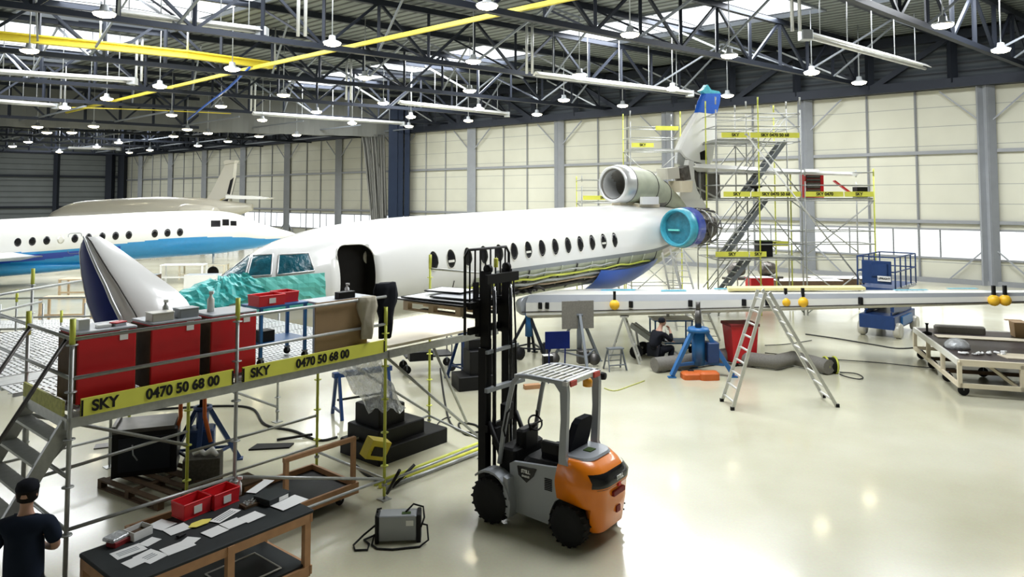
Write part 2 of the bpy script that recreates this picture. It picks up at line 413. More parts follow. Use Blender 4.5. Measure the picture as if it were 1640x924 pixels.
# dividing bulkhead between the two halls, with its gathered curtain
D0 = Vector((-10, 66.0, 0)); D1 = Vector((-39.6, 55.5, 0)); dd = (D1-D0).normalized(); dn = Vector((-dd.y, dd.x, 0))
L = []
for k in range(141):
    q = k*.42; p = D0+dd*q+dn*(.08*math.sin(k*1.3))
    L.append([p+Vector((0, 0, 10.05+.05*math.sin(k*.6))), p+Vector((0, 0, 13.5)), p+dn*.1+Vector((0, 0, 13.5)), p+dn*.1+Vector((0, 0, 10.05))])
struct(mb().loft(L).build('wall_divider', 'header_cloth'))
ct = []
for j in range(13):
    z = 10.2*(1-j/12); x0 = 578+22*(j/12)**.8; x1 = 619+5*j/12; row = []
    for k in range(61):
        s_ = k/60; xx = x0+(x1-x0)*s_; pt = P(xx, 315, 65.5+1.0*s_); row.append(Vector((pt.x+.05*math.sin(k*1.9), 65.2+.35*math.sin(k*1.35+j*.12), z)))
    for k in range(60, -1, -1): row.append(row[k]+Vector((0, .12, 0)))
    ct.append(row)
tag(mb().loft(ct, True, True, True).build('curtain', 'curtain'), 'tall grey curtain gathered in folds beside the dark column of the dividing bulkhead', 'curtain')
c = mb()
for x, w in ((630, .8), (641, .55), (652, .45)):
    b_ = P(x, 315, 65.0); c.bar((b_.x, 65, 0), (b_.x, 65, 13.2), w)
tn += 1; struct(c.build('trim_%d' % tn, 'navy_steel'))

# ================================================================ ROOF TRUSSES
TR = [(9.4, 1.14), (3.9, 1.18), (-1.2, 1.26), (-7.0, 1.30), (-12.2, 1.40), (-17.6, 1.50), (-23.0, 1.58)]
WHERE = ['behind the floodlit roof lamp in the top right corner', 'crossing the top right corner above the high wall column', 'running over the tall fin of the jet', 'passing above the middle of the white jet',
         'passing over the cockpit of the white jet', 'sixth from the right wall corner, beside the white radiant tube', 'nearest the grey dividing bulkhead']
for i, (t, u) in enumerate(TR):
    qmax = 52; th = thing('roof_truss', 'dark steel roof truss, '+WHERE[i], 'roof truss', R(t, 0, 0, u), 0, 'roof trusses of the near hall')
    o0 = R(t, 0, 0, u); d = TB(u)
    def pt(q, z, off=0): return d*q+Vector((1.2, -1, 0)).normalized()*off+Vector((0, 0, z))
    mb().bar(pt(0, 11), pt(qmax, 11), .24, .22).build('lower_chord', 'dark_steel', th)
    mb().bar(pt(0, 13.35), pt(qmax, 13.35), .24, .26).build('upper_chord', 'dark_steel', th)
    mb().bar(pt(0, 13.4, -4.2), pt(qmax, 13.4, -4.2), .2, .3).build('purlin', 'dark_steel', th)
    q = 1.2; k = 0
    while q < qmax-2.6:
        mb().bar(pt(q, 11), pt(q, 13.35), .13).build('post', 'dark_steel', th)
        a, b = (pt(q, 11), pt(q+2.6, 13.35)) if k % 2 == 0 else (pt(q, 13.35), pt(q+2.6, 11))
        mb().bar(a, b, .12).build('diagonal', 'dark_steel', th)
        if k % 2 == 0: mb().bar(pt(q, 11), pt(q+.6, 13.4, -4.2), .09).build('sway_brace', 'light_steel' if q < 14 and k % 4 == 0 else 'dark_steel', th)  # paler steel paints the light caught by some of the dark braces
        if k % 4 == 1: mb().bar(pt(q, 11.1), pt(q+1.2, 13.3, 3.6), .08).build('sway_brace', 'grey_steel', th)  # grey instead of dark steel, lit look put into the colour
        q += 2.6; k += 1
for i, t in enumerate((-30, -36, -42, -48, -54, -60)):
    th = thing('roof_truss', 'dark lattice roof truss under the far hall roof beyond the grey bulkhead', 'roof truss', R(t, 0, 0), 0, 'roof trusses of the far hall')
    f = lambda q, z: TB()*q+Vector((0, 0, z))
    o = girder('lattice', f, 0, 44, 10.4, 12.8, 2.4, 'dark_steel', .22); o.parent = th
    br = mb()
    for q in range(2, 44, 5): br.bar(f(q, 10.5), f(q, 10.6)+Vector((1.2, -1, 0)).normalized()*9, .1)
    br.build('tie_bars', 'grey_steel', th)
for k, q in enumerate((6.5, 19.5, 33)):          # bracing lines parallel to the wall
    b_ = mb()
    for i in range(len(TR)-1):
        a1 = R(TR[i][0], q, 11.1, TR[i][1]); a2 = R(TR[i+1][0], q, 11.1, TR[i+1][1]); m1 = (a1+a2)/2+Vector((0, 0, 2.1))
        b_.bar(a1, m1, .09); b_.bar(m1, a2, .09)
    lab = ['closest to the far cream wall', 'over the middle of the white jet', 'over the nose of the white jet'][k]
    tag(b_.build('roof_bracing', 'grey_steel'), 'zigzag of thin steel braces between the roof trusses, '+lab, 'bracing')
# crane rails
def beam(name, pts, w, h, m, label, cat, group=None):
    b_ = mb()
    for a, c_ in zip(pts, pts[1:]): b_.bar(a, c_, w, h)
    return tag(b_.build(name, m), label, cat, group)
beam('crane_rail', [G(60, 191, 11.3), G(390, 112, 11.3), G(905, -1, 11.3), G(1000, -21, 11.3)], .15, .16, 'crane_yellow', 'long yellow crane rail running slanting up across the roof trusses', 'crane rail')
rail2 = thing('crane_beam', 'thick yellow crane beam slung under the roof at the upper left', 'crane beam', G(200, 82, 11.4))
l0 = G(200, 82, 11.4)
b_ = mb()
pts = [G(-60, 57, 11.4), G(160, 78, 11.4), G(300, 92, 11.4), G(440, 110, 11.4)]
for a, c_ in zip(pts, pts[1:]): b_.bar(a-l0, c_-l0, .32, .07); b_.bar(a-l0+Vector((0, 0, .3)), c_-l0+Vector((0, 0, .3)), .32, .07); b_.bar(a-l0+Vector((0, 0, .15)), c_-l0+Vector((0, 0, .15)), .08, .3)
b_.build('beam', 'crane_yellow', rail2)
for p_ in pts: mb().tube(p_-l0+Vector((0, 0, .3)), p_-l0+Vector((0, 0, 2.2)), .05).build('hanger', 'light_steel', rail2)
beam('air_hose', [G(400, 108, 11.2), G(365, 142, 10.9), G(330, 168, 10.8), G(300, 192, 10.7)], .09, .09, 'bright_blue', 'blue air hose slanting down from the yellow crane rail end', 'hose')
beam('cable_line', [G(115, 172, 10.9), G(240, 176, 10.9), G(370, 182, 10.9)], .06, .06, 'crane_yellow', 'thin yellow conduit stretched across below the crane rail at upper left', 'conduit')
beam('steel_conduit', [G(548, 79, 11.3), G(740, 103, 11.3), G(820, 118, 11.2), G(838, 125, 11)], .07, .07, 'light_steel', 'thin pale conduit running under a truss chord above the jet roof', 'conduit')
# radiant tube heaters: hood, tube, burner box, hangers; the top left one shapes a chord's highlight
HT = [((-20, 116), (212, 131), 'second white heater tube down at the far upper left, above the yellow conduit'), ((-20, 163), (90, 171), 'short white heater tube low at the left edge above the bulkhead'),
      ((405, 183), (645, 199), 'long heater tube just above the gathered grey curtain'), ((640, 166), (812, 184), 'heater tube between two lamps above the back cream wall'),
      ((858, 121), (1105, 151), 'heater tube leading to the blue fin tip'), ((1290, 58), (1482, 110), 'heater with open hood at the top right near the roof ridge'),
      ((180, 22), (420, 52), 'white tube standing for the highlight on the truss chord at the top left'), ((110, 238), (190, 239), 'small heater tube in the far hall above the dark slatted wall')]
for (a, b, lab) in HT:
    h = 10.7 if a[1] < 210 else 10.0
    if a[1] < 30: h = 11.3
    p0, p1 = G(*a, h), G(*b, h); th = thing('radiant_heater', 'ceiling-hung '+lab, 'heater', p0)
    v = p1-p0; L_ = v.length; d = v.normalized(); s_, u_ = frame_of(v)
    mb().tube((0, 0, 0), v, .07, 10).build('tube', 'alu', th)
    hd = mb()
    for sg in (-1, 1): hd.add([s_*.04*sg+u_*.2, s_*.26*sg+u_*.02, v+s_*.26*sg+u_*.02, v+s_*.04*sg+u_*.2, s_*.04*sg+u_*.22, s_*.28*sg+u_*.04, v+s_*.28*sg+u_*.04, v+s_*.04*sg+u_*.22], [(0, 1, 2, 3), (7, 6, 5, 4), (1, 5, 6, 2), (0, 3, 7, 4)])
    hd.build('hood', 'white_paint', th)
    bp = d*.0 if b[0] > 1200 else v
    mb().rbox(bp.x-.22, bp.x+.22, bp.y-.22, bp.y+.22, bp.z-.15, bp.z+.22, .05).build('burner_box', 'light_steel', th)
    for k in range(5): q = v*((k+.5)/5); mb().tube(q+u_*.15, q+Vector((0, 0, 2.5)), .02, 6).build('hanger', 'light_steel', th)
for (x, y0, y1, lab) in ((222, 47, 130, 'over the short white tube in the upper left'), (100, 100, 172, 'at the far left above the bulkhead'), (483, -10, 58, 'at the top edge left of the yellow rail'),
                         (848, 36, 118, 'just left of the heater leading to the fin'), (1275, -20, 50, 'at the top right above the open heater'), (405, 125, 178, 'above the long heater by the curtain'), (558, 100, 160, 'left of the skylight row')):
    b0 = G(x, y1, 10.8); th = thing('flue_pipe', 'pair of upright silver flue pipes '+lab, 'flue', b0)
    for k in (-1, 1): mb().path([(k*.14, 0, 0), (k*.14, 0, 2.4), (k*.14, .15, 2.7)], .07, 8).build('pipe', 'alu', th)

# ================================================================ LAMPS
LP = [(167, 22, 'largest lamp at the top left'), (47, 81, 'lamp at the upper left under the skylight'), (372, 110, 'lamp beside the end of the blue hose'), (256, 138, 'lamp just above the yellow rail, left side'),
 (171, 158, 'lamp above the low left end of the yellow rail'), (104, 172, 'lamp at the burner of the left heater tube'), (780, 9, 'large lamp at the top centre'), (1009, 55, 'large lamp against the skylight right of centre'),
 (532, 69, 'large lamp where the yellow rail passes a chord'), (758, 98, 'lamp in front of the middle skylight'), (354, 170, 'lamp right of the blue hose low end'), (275, 184, 'dim lamp above the bulkhead middle'),
 (928, 120, 'lamp above the start of the fin heater'), (1510, 40, 'bright lamp at the top right corner'), (903, 160, 'lamp over the cream wall, left of the S-duct intake'), (1077, 142, 'lamp left of the blue fin tip'),
 (1300, 116, 'lamp below the open hood heater'), (1376, 132, 'lamp right of the one below the open heater'), (614, 165, 'lamp above the dark corner column'), (454, 152, 'unlit-looking lamp left of the skylights'),
 (507, 179, 'lamp over the left part of the long heater'), (564, 197, 'lamp directly above the gathered curtain'), (767, 174, 'lamp over the back wall left of the wall post'), (750, 193, 'small lamp just above the cream wall'),
 (658, 187, 'upper of two stacked lamps by the dark column'), (655, 202, 'lower of two stacked lamps by the dark column'), (997, 169, 'small lamp left of the tail scaffold'), (860, 183, 'small lamp on the girder above the wall'),
 (1165, 153, 'lamp touching the right side of the blue fin tip'), (1603, 80, 'dim lamp near the right edge of the roof'), (420, 192, 'lamp just left of the long heater'), (1168, 89, 'unlit flat lamp under the long chord right of centre'),
 (584, 124, 'dim lamp in front of the skylight left end'), (752, 145, 'dim lamp between skylight and heater'), (990, -12, 'lamp cut by the top edge')]
FAR = [(45, 227), (75, 212), (115, 212), (190, 228), (278, 218), (317, 233), (333, 213), (365, 226), (155, 235), (415, 218), (95, 243), (207, 244), (240, 240), (475, 216), (60, 203), (150, 202), (20, 234), (300, 207)]
def lamp(x, y, lab, grp, h=10.45, s=1.0):
    b0 = G(x, y, h); th = thing('hangar_lamp', lab, 'lamp', b0, 0, grp)
    mb().lathe([(.02, .30*s), (.12*s, .28*s), (.14*s, .12*s), (.34*s, .04*s), (.36*s, 0), (.33*s, 0)], n=16).build('lamp_shade', 'light_steel', th)
    mb().lathe([(.33*s, 0), (.30*s, -.06*s), (.16*s, -.11*s), (.01, -.12*s)], n=16).build('lens', 'lamp_glass', th)
    mb().tube((0, 0, .28*s), (0, 0, 13.4-h), .022, 6).build('rod', 'light_steel', th)
for x, y, lab in LP:
    if y > 200: h = 10.2
    lamp(x, y, 'round hanging roof lamp, '+lab, 'near hall roof lamps', 10.45 if y < 180 else 10.3, 1.0 if y < 100 else 1.05)
for x, y in FAR: lamp(x, y, 'small round lamp glowing under the far hall roof beyond the bulkhead', 'far hall roof lamps', 9.9, 1.1)

# ================================================================ MAIN JET (local x = aft, y = starboard)
AX = Vector((.7219, .6919, 0)); AY = Vector((-.6919, .7219, 0)); CL0 = Vector((-2.89, 19.4, 0)); AANG = math.atan2(.6919, .7219)
jet = thing('business_jet', 'white three-engined business jet being overhauled in the middle of the hangar', 'aeroplane', CL0, AANG)
def A(s, y, z): return CL0+AX*s+AY*y+Vector((0, 0, z))
def toA(v): v = Vector(v)-CL0; return Vector((v.dot(AX), v.dot(AY), v.z))
def onplane(x, y, off=0.0):      # pixel -> local point in the vertical plane y=off of the jet
    a, b, c_ = ray(x, y); d = Vector((a, b, c_)); o = Vector((0, 0, HC))
    t = (off-(o-CL0).dot(AY))/d.dot(AY); return toA(o+d*t)
PROF = [(-6.05, 2.38, 1.85, .30), (-5.7, 2.52, 1.70, .50), (-5.1, 2.72, 1.54, .74), (-4.6, 2.98, 1.45, .90), (-4.1, 3.34, 1.40, 1.02), (-3.5, 3.60, 1.36, 1.13), (-2.5, 3.84, 1.35, 1.22), (-1, 4.0, 1.38, 1.28),
        (0, 4.06, 1.42, 1.30), (4, 4.18, 1.55, 1.30), (8, 4.28, 1.68, 1.30), (10, 4.30, 1.80, 1.24), (12, 4.22, 2.35, .95), (13.4, 4.05, 2.75, .62), (14.4, 3.9, 3.1, .38), (14.9, 3.8, 3.3, .2)]
def prof(s, P_=PROF):
    for i in range(len(P_)-1):
        if s <= P_[i+1][0] or i == len(P_)-2: break
    a, b = P_[i], P_[i+1]; p0 = P_[max(i-1, 0)]; p3 = P_[min(i+2, len(P_)-1)]; h = b[0]-a[0]; t = max(0, min(1, (s-a[0])/h)); out = []
    for k in (1, 2, 3):
        m1 = (b[k]-p0[k])/(b[0]-p0[0])*h; m2 = (p3[k]-a[k])/(p3[0]-a[0])*h
        out.append((2*t**3-3*t**2+1)*a[k]+(t**3-2*t**2+t)*m1+(-2*t**3+3*t**2)*b[k]+(t**3-t**2)*m2)
    return out
def surf(s, ang, off=0.0, P_=PROF):          # ang 0 = top, 90 deg = port side (towards the viewer)
    top, bot, w = prof(s, P_); zc = bot+(top-bot)*.5; rz = (top-bot)/2
    return Vector((s, -(w+off)*math.sin(ang), zc+(rz+off)*math.cos(ang)))
def ang_of(s, dz, P_=PROF):                   # angle on the port side for a height above the centre
    top, bot, w = prof(s, P_); return math.acos(max(-1, min(1, dz/((top-bot)/2))))
NS = 64
ss = [-6.05+20.95*i/92 for i in range(93)]
def fmat(i, k):
    a = 360*(k+.5)/NS; a = min(a, 360-a); s = ss[i]
    if 101 < a < 106 and s > 2.0: return 2
    if a >= 106 and 1.3 < s < 10.3: return 1
    if a >= 122: return 3 if s < 1.3 else 1
    return 0
fus = mb().loft([[surf(s, 2*PI*k/NS) for k in range(NS)] for s in ss], True, True, True, fmat).build('fuselage', ['white_paint', 'green_primer', 'grey_paint', 'cream_paint'], jet)
# door and cockpit window openings cut into the shell
bpy.context.view_layer.update()
def cut(target, cutter, mname):
    md = target.modifiers.new('cut', 'BOOLEAN'); md.object = cutter; md.operation = 'DIFFERENCE'; md.solver = 'EXACT'
    dg = bpy.context.evaluated_depsgraph_get(); me = bpy.data.meshes.new_from_object(target.evaluated_get(dg)); target.modifiers.clear(); target.data = me
    bpy.data.objects.remove(cutter)
dc = mb()
def rr(cx, cz, w, h, r, n=6):
    pts = []
    for sx, sz, a0 in ((1, 1, 0), (-1, 1, 90), (-1, -1, 180), (1, -1, 270)):
        for k in range(n+1):
            a = math.radians(a0+90*k/n); pts.append((cx+sx*(w/2-r)+r*math.cos(a), cz+sz*(h/2-r)+r*math.sin(a)))
    return pts
dc.prism(rr(-2.18, 2.62, .92, 1.66, .28), -1.6, -.82)
co = dc.build('cutter', ['interior_dark'], jet); bpy.context.view_layer.update(); fus.data.materials.append(M['interior_dark'])
dc_i = len(fus.data.materials)-1
for p_ in co.data.polygons: p_.material_index = 0
cut(fus, co, 0)
bvh = None
def bvh_of(o):
    bpy.context.view_layer.update(); dg = bpy.context.evaluated_depsgraph_get(); return BVHTree.FromObject(o, dg)
bvh = bvh_of(fus)
def hit(x, y, off=.006):
    a, b, c_ = ray(x, y); o = Vector((0, 0, HC)); d = Vector((a, b, c_)).normalized()
    ol = toA(o); dl = Vector((d.dot(AX), d.dot(AY), d.z)); r = bvh.ray_cast(ol, dl)
    if r[0] is None: return None
    n = r[1] if r[1].dot(dl) < 0 else -r[1]
    return r[0]+n*off
def patch(name, quad, m, off=.01, nu=10, nv=8, th=.01, wob=0, parent=None):
    """thin panel lying on the fuselage skin between four corners"""
    L = []
    for j in range(nv+1):
        row = []
        for i in range(nu+1):
            u, v = i/nu, j/nv
            x = (quad[0][0]*(1-u)+quad[1][0]*u)*(1-v)+(quad[3][0]*(1-u)+quad[2][0]*u)*v
            y = (quad[0][1]*(1-u)+quad[1][1]*u)*(1-v)+(quad[3][1]*(1-u)+quad[2][1]*u)*v
            h = hit(x, y, off+(random.uniform(0, wob) if wob else 0)); row.append(h if h else (row[-1] if row else Vector((-6, -.3, 2))))
        L.append(row)
    return mb().loft(L, False, False, not wob).build(name, m, parent or jet)
def frame_path(name, pts, r, m, n=6):
    q = []
    for i in range(len(pts)):
        a, b = pts[i], pts[(i+1) % len(pts)]
        for k in range(n): h = hit(a[0]+(b[0]-a[0])*k/n, a[1]+(b[1]-a[1])*k/n, .012); q.append(h or Vector((-6, 0, 2)))
    return mb().path(q, r, 6, True).build(name, m, jet)
# cockpit glazing, wrapped in blue-green film
for quad, lab in (([(447, 409), (494, 406), (503, 434), (444, 441)], 0), ([(405, 410), (437, 408), (434, 441), (396, 444)], 0), ([(376, 412), (402, 410), (392, 444), (352, 449)], 1)):
    o = patch('cockpit_window', quad, 'teal_dark', .02); frame_path('window_frame', quad, .022, 'alu')
patch('masking_film', [(385, 449), (519, 437), (522, 492), (378, 500)], 'mint', .02, 16, 8, wob=.035)
patch('masking_film', [(352, 447), (398, 440), (430, 470), (330, 500)], 'teal', .03, 14, 8, wob=.08)
fm = mb(); L = []
for i in range(13):
    s = -6.25+i*.1; L.append([surf(max(s, -6.0), math.radians(-60+170*k/16), .03+random.uniform(0, .09))+Vector((min(0, s+6.0), 0, 0)) for k in range(17)])
fm.loft(L, False, False, False).build('nose_wrap', 'teal', jet)
# door interior details
ph = onplane(593, 411, -.85)
mb().lathe([(.14, 0), (.19, 0), (.19, .03), (.14, .03)], ph, 'Y', 24).build('porthole', 'beige_jet', jet)
mb().lathe([(.0, 0), (.14, 0), (.14, .02), (0, .02)], ph, 'Y', 24).build('porthole_blind', 'wood_pale', jet)
mb().path([(-2.18+x, -surf(-2.18, ang_of(-2.18, z-2.6))[1]*-1-.01 if False else surf(-2.18+x, ang_of(-2.18+x, z-(prof(-2.18+x)[0]+prof(-2.18+x)[1])/2), .012)[1], z) for x, z in [(p[0]+2.18, p[1]) for p in rr(-2.18, 2.62, .95, 1.69, .29)]], .014, 6, True).build('door_frame', 'cream_paint', jet)
# cabin windows
for i in range(14):
    s = i*7.42/13; top, bot, w = prof(s); zc = (top+bot)/2
    for j, (mn, a, b, off, nm) in enumerate((('window_dark', .135, .235, .008, 'cabin_window'),)):
        L = []
        for ring in (1.0, .7, .35, .02):
            L.append([surf(s+a*ring*math.cos(2*PI*k/24), ang_of(s, .22+b*ring*math.sin(2*PI*k/24)), off) for k in range(24)])
        cw = mb().loft(L, True, True, True).build(nm, mn, jet)
        mb().path([surf(s+(a+.012)*math.cos(2*PI*k/24), ang_of(s, .22+(b+.012)*math.sin(2*PI*k/24)), .008) for k in range(24)], .012, 5, True).build('window_rim', 'cream_paint', cw)
        if i in (1, 6, 12):
            mb().loft([[surf(s+x, ang_of(s, .22+z), .014) for x in (-.10, -.05, 0, .05, .10)] for z in (-.03, -.09)], False, False).build('window_blind', 'cream_paint', cw)
# opened belly: pipes, stringers, frames and panel gaps under the stripe
for z, r, m, s0, s1 in ((-.62, .035, 'yellowgreen', 1.2, 9.5), (-.74, .05, 'galv', .8, 9.6), (-.84, .03, 'wood', .8, 9.0), (-.95, .06, 'steel_dark_metal', 1.0, 8.6), (-.5, .025, 'galv', 2.0, 7.5)):
    mb().path([surf(s0+(s1-s0)*k/20, ang_of(s0+(s1-s0)*k/20, z+.02*math.sin(k*1.7)), .06+.02*math.sin(k*2.3)) for k in range(21)], r, 7).build('belly_pipe', m, jet)
for k in range(12):
    s = 1.4+k*.7; mb().path([surf(s, math.radians(a), .03) for a in range(106, 150, 6)], .022, 5).build('belly_frame', 'green_primer' if k % 3 else 'steel_dark_metal', jet)
ob = mb()
for k in range(9):
    s = 2.0+k*.35+random.random()*.1; ob.lathe([(0, 0), (.07, 0), (.07, .08), (0, .08)], surf(s, ang_of(s, -.68), .02), 'Y', 10)
ob.build('belly_fittings', 'steel_dark_metal', jet)
cw_ = mb()
for k in range(14):
    s = 1.2+k*.22; p_ = surf(s, ang_of(s, -.85-.1*random.random()), .1); cw_.path([p_+Vector((random.uniform(-.25, .25), random.uniform(-.1, .05), random.uniform(-.12, .12))) for _ in range(4)], .03, 5)
cw_.build('cable_loom', 'steel_dark_metal', jet)
for s in (.7, 5.6, 9.9): mb().path([surf(s, math.radians(a), .008) for a in range(106, 140, 6)], .014, 5).build('panel_seam', 'steel_dark_metal', jet)
# blue belly fairing behind the wing and grey pylon panel
L = []
for i in range(9):
    s = 6.7+i*.42; f = math.sin(PI*min(1, (i+1.2)/9)); L.append([surf(s, math.radians(a), .06+.25*f) for a in range(118, 182, 7)])
mb().loft(L, False, False, True).build('belly_fairing', 'bright_blue', jet)
# wing: lofted along the span with a flat front where the slats are off
wl = Vector((.572+.403, -.597+.386, 0)); wl.normalize()
def wing_sec(k):         # k = spanwise distance of the leading edge from the root
    le = Vector((.28, 20.75, 1.50+.047*k))+wl*k; ch = 4.7-3.5*min(1, k/13.5)**.8; t = .41-.27*k/14; aft = AX
    if k < .5: ch *= .9
    z = lambda f, top: t*(1 if top else -1)*( ([.22, .90, 1.0, .82, .5, .06] if top else [.72, .96, 1.0, .82, .5, .06])[f])
    xs = [0, .03, .25, .55, .8, 1.0]
    pts = [le+aft*(ch*x)+Vector((0, 0, z(i, True)*(.75))) for i, x in enumerate(xs)]+[le+aft*(ch*x)+Vector((0, 0, z(i, False))) for i, x in reversed(list(enumerate(xs)))]
    r = k < .01
    if r: c_ = sum(pts, Vector())/len(pts); pts = [c_+(p-c_)*.82 for p in pts]
    return [toA(p) for p in pts]
ks = [0, .12, .5, 1, 2, 3, 4.5, 6, 8, 10, 12, 14, 15]
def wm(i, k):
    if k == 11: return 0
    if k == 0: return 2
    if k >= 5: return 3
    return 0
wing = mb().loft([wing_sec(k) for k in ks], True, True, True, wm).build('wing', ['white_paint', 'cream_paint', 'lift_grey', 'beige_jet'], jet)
for p_ in wing.data.polygons: p_.use_smooth = False
wp = lambda k, x, dz, dy=0: toA(Vector((.28, 20.75, 1.50+.047*k))+wl*k+AX*x+Vector((0, dy, dz)))
for k in (.55, .75, 3.1, 4.7, 6.1, 6.7, 9.0):
    q = wp(k, -.01, -.02); mb().rbox(q.x-.05, q.x+.03, q.y-.06, q.y+.06, q.z-.09, q.z+.09, .03).build('slat_track_slot', 'black', wing)
e = mb()
e.path([wp(k, -.0, -.2+.007*k) for k in range(0, 15)], .018, 6)
e.build('leading_edge_trim', 'steel_dark_metal', wing)
for k in (3.2, 4.7):
    pass
dm = mb(); L = []
for i in range(8):
    f = i/7; w_ = math.cos(f*PI/2)**.6; o_ = Vector((.28, 20.75, 1.50))-wl*(.42*f)+AX*.12; L.append([toA(o_+AX*(-.13+.45*(1-w_))+AX*(x*w_)+Vector((0, 0, z*w_))) for x, z in ((0, -.22), (-.02, .08), (.1, .2), (.6, .27), (1.3, .27), (1.3, -.3), (.5, -.34), (.1, -.3))])
dm.loft(L, True, True, True).build('root_fairing', 'lift_grey', wing)
tp = mb()
for k, l_, x, w in ((3.4, .7, .9, .3), (4.6, .9, 1.4, .25), (9.6, .8, .6, .2), (10.8, .7, .9, .2), (1.5, 1.0, 1.2, .3)): 
    a = wp(k, x, .285-.012*k+.02); b = wp(k+l_, x, .275-.012*k+.02); tp.bar(a, b, w, .006)
tp.build('masking_tape', 'film_blue', wing)
q0, q1 = wp(5.3, .75, .30), wp(8.8, .75, .25)
pd = mb().bar(q0, q1, .5, .07).build('protective_pad', 'yellow_pad', wing)
# centre engine intake (S-duct) on the roof
cs = Vector((9.1, 0, 5.05)); du = thing  # local centre
def ring(c_, r, n=28, tilt=0, rz=None): return [Vector((c_[0]+tilt*math.cos(2*PI*k/n)*r, c_[1]+r*math.sin(2*PI*k/n), c_[2]+(rz or r)*math.cos(2*PI*k/n))) for k in range(n)]
def tube_rings(L, name, m, parent, n=28): return mb().loft([ring(c_, r, n, t) for c_, r, t in L], True, False, True).build(name, m, parent)
tube_rings([((9.75, 0, 5.05), .46, 0), ((9.15, 0, 5.05), .50, 0), ((8.98, 0, 5.05), .55, 0), ((8.94, 0, 5.05), .61, 0), ((9.0, 0, 5.05), .66, 0), ((9.25, 0, 5.05), .70, 0), ((9.5, 0, 5.05), .70, 0)], 'intake_lip', 'alu', jet)
tube_rings([((9.5, 0, 5.05), .685, 0), ((10.3, 0, 5.03), .665, 0), ((11.0, 0, 4.95), .62, 0), ((11.9, 0, 4.72), .50, 0), ((12.8, 0, 4.4), .34, 0), ((13.4, 0, 4.15), .2, 0)], 'intake_duct', 'green_primer', jet)
tube_rings([((8.97, 0, 5.05), .53, 0), ((9.6, 0, 5.02), .48, 0), ((11.0, 0, 4.8), .44, 0), ((11.8, 0, 4.55), .40, 0), ((11.81, 0, 4.55), .01, 0)], 'intake_bore', 'hose_grey', jet)
mb().box(9.15, 10.0, -.18, .18, 4.15, 4.5).box(9.9, 11.2, -.45, .45, 4.2, 4.34).build('duct_support', 'wood_pale', jet)
mb().box(9.9, 10.9, -.62, -.5, 4.32, 4.6).build('paper_panel', 'paper', jet)
for s in (9.52, 10.9, 11.9): 
    r = {9.52: .70, 10.9: .635, 11.9: .51}[s]; z = {9.52: 5.05, 10.9: 4.96, 11.9: 4.72}[s]; mb().path(ring((s, 0, z), r, 28), .015, 5, True).build('duct_band', 'steel_dark_metal', jet)
# port engine in open cowl
ec = (10.0, -1.95, 3.52)
tube_rings([((10.9, ec[1], ec[2]), .5, 0), ((10.2, ec[1], ec[2]), .54, 0), ((9.98, ec[1], ec[2]), .575, 0), ((9.93, ec[1], ec[2]), .62, 0), ((10.02, ec[1], ec[2]), .665, 0), ((10.3, ec[1], ec[2]), .70, 0)], 'engine_lip', 'film_blue', jet)
film = tube_rings([((10.16, ec[1], ec[2]), .55, 0), ((10.18, ec[1], ec[2]), .3, 0), ((10.2, ec[1], ec[2]), .01, 0)], 'intake_film', 'film_deep', jet)
bb = mb(); bb.bar((10.12, ec[1]-.05, ec[2]-.08), (10.12, ec[1]+.4, ec[2]-.08), .06)
bb.build('tape_strip', 'mint', jet)
tube_rings([((10.28, ec[1], ec[2]), .71, 0), ((10.75, ec[1], ec[2]), .72, 0), ((10.76, ec[1], ec[2]), .66, 0)], 'fan_cowl', 'royal_blue', jet)
core = mb().loft([[Vector((10.74+i*.16, ec[1]+(r_+(.05*math.sin(k*2.7+i*1.9)))*math.sin(2*PI*k/28), ec[2]+(r_+(.05*math.cos(k*3.1+i)))*math.cos(2*PI*k/28))) for k in range(28)] for i, r_ in enumerate((.62, .64, .62, .58, .56, .56, .55, .5, .42))], True, True, True).build('engine_core', 'engine_metal', jet)
ep = mb()
for k in range(16):
    a = random.uniform(0, 2*PI); x = 10.8; pts = []
    for j in range(5): pts.append(Vector((x, ec[1]+.66*math.sin(a), ec[2]+.66*math.cos(a)))); x += .27; a += random.uniform(-.4, .4)
    ep.path(pts, .028, 5)
ep.build('engine_piping', 'steel_dark_metal', core)
for s in (11.3, 12.0): mb().path(ring((s, ec[1], ec[2]), .64 if s < 11.5 else .57, 28), .03, 5, True).build('engine_band', 'galv', core)
mb().add([(10.6, -.9, 3.5), (12.1, -.75, 3.6), (12.1, -1.5, 3.6), (10.6, -1.5, 3.5), (10.6, -.9, 3.25), (12.1, -.75, 3.35), (12.1, -1.5, 3.35), (10.6, -1.5, 3.25)], [(0, 1, 2, 3), (7, 6, 5, 4), (0, 4, 5, 1), (2, 6, 7, 3), (3, 7, 4, 0)]).build('pylon', 'beige_jet', jet)
tube_rings([((10.0, 1.95, 3.52), .55, 0), ((9.93, 1.95, 3.52), .62, 0), ((10.1, 1.95, 3.52), .7, 0), ((11.6, 1.95, 3.52), .68, 0), ((13.0, 1.95, 3.5), .4, 0)], 'starboard_cowl', 'white_paint', jet)
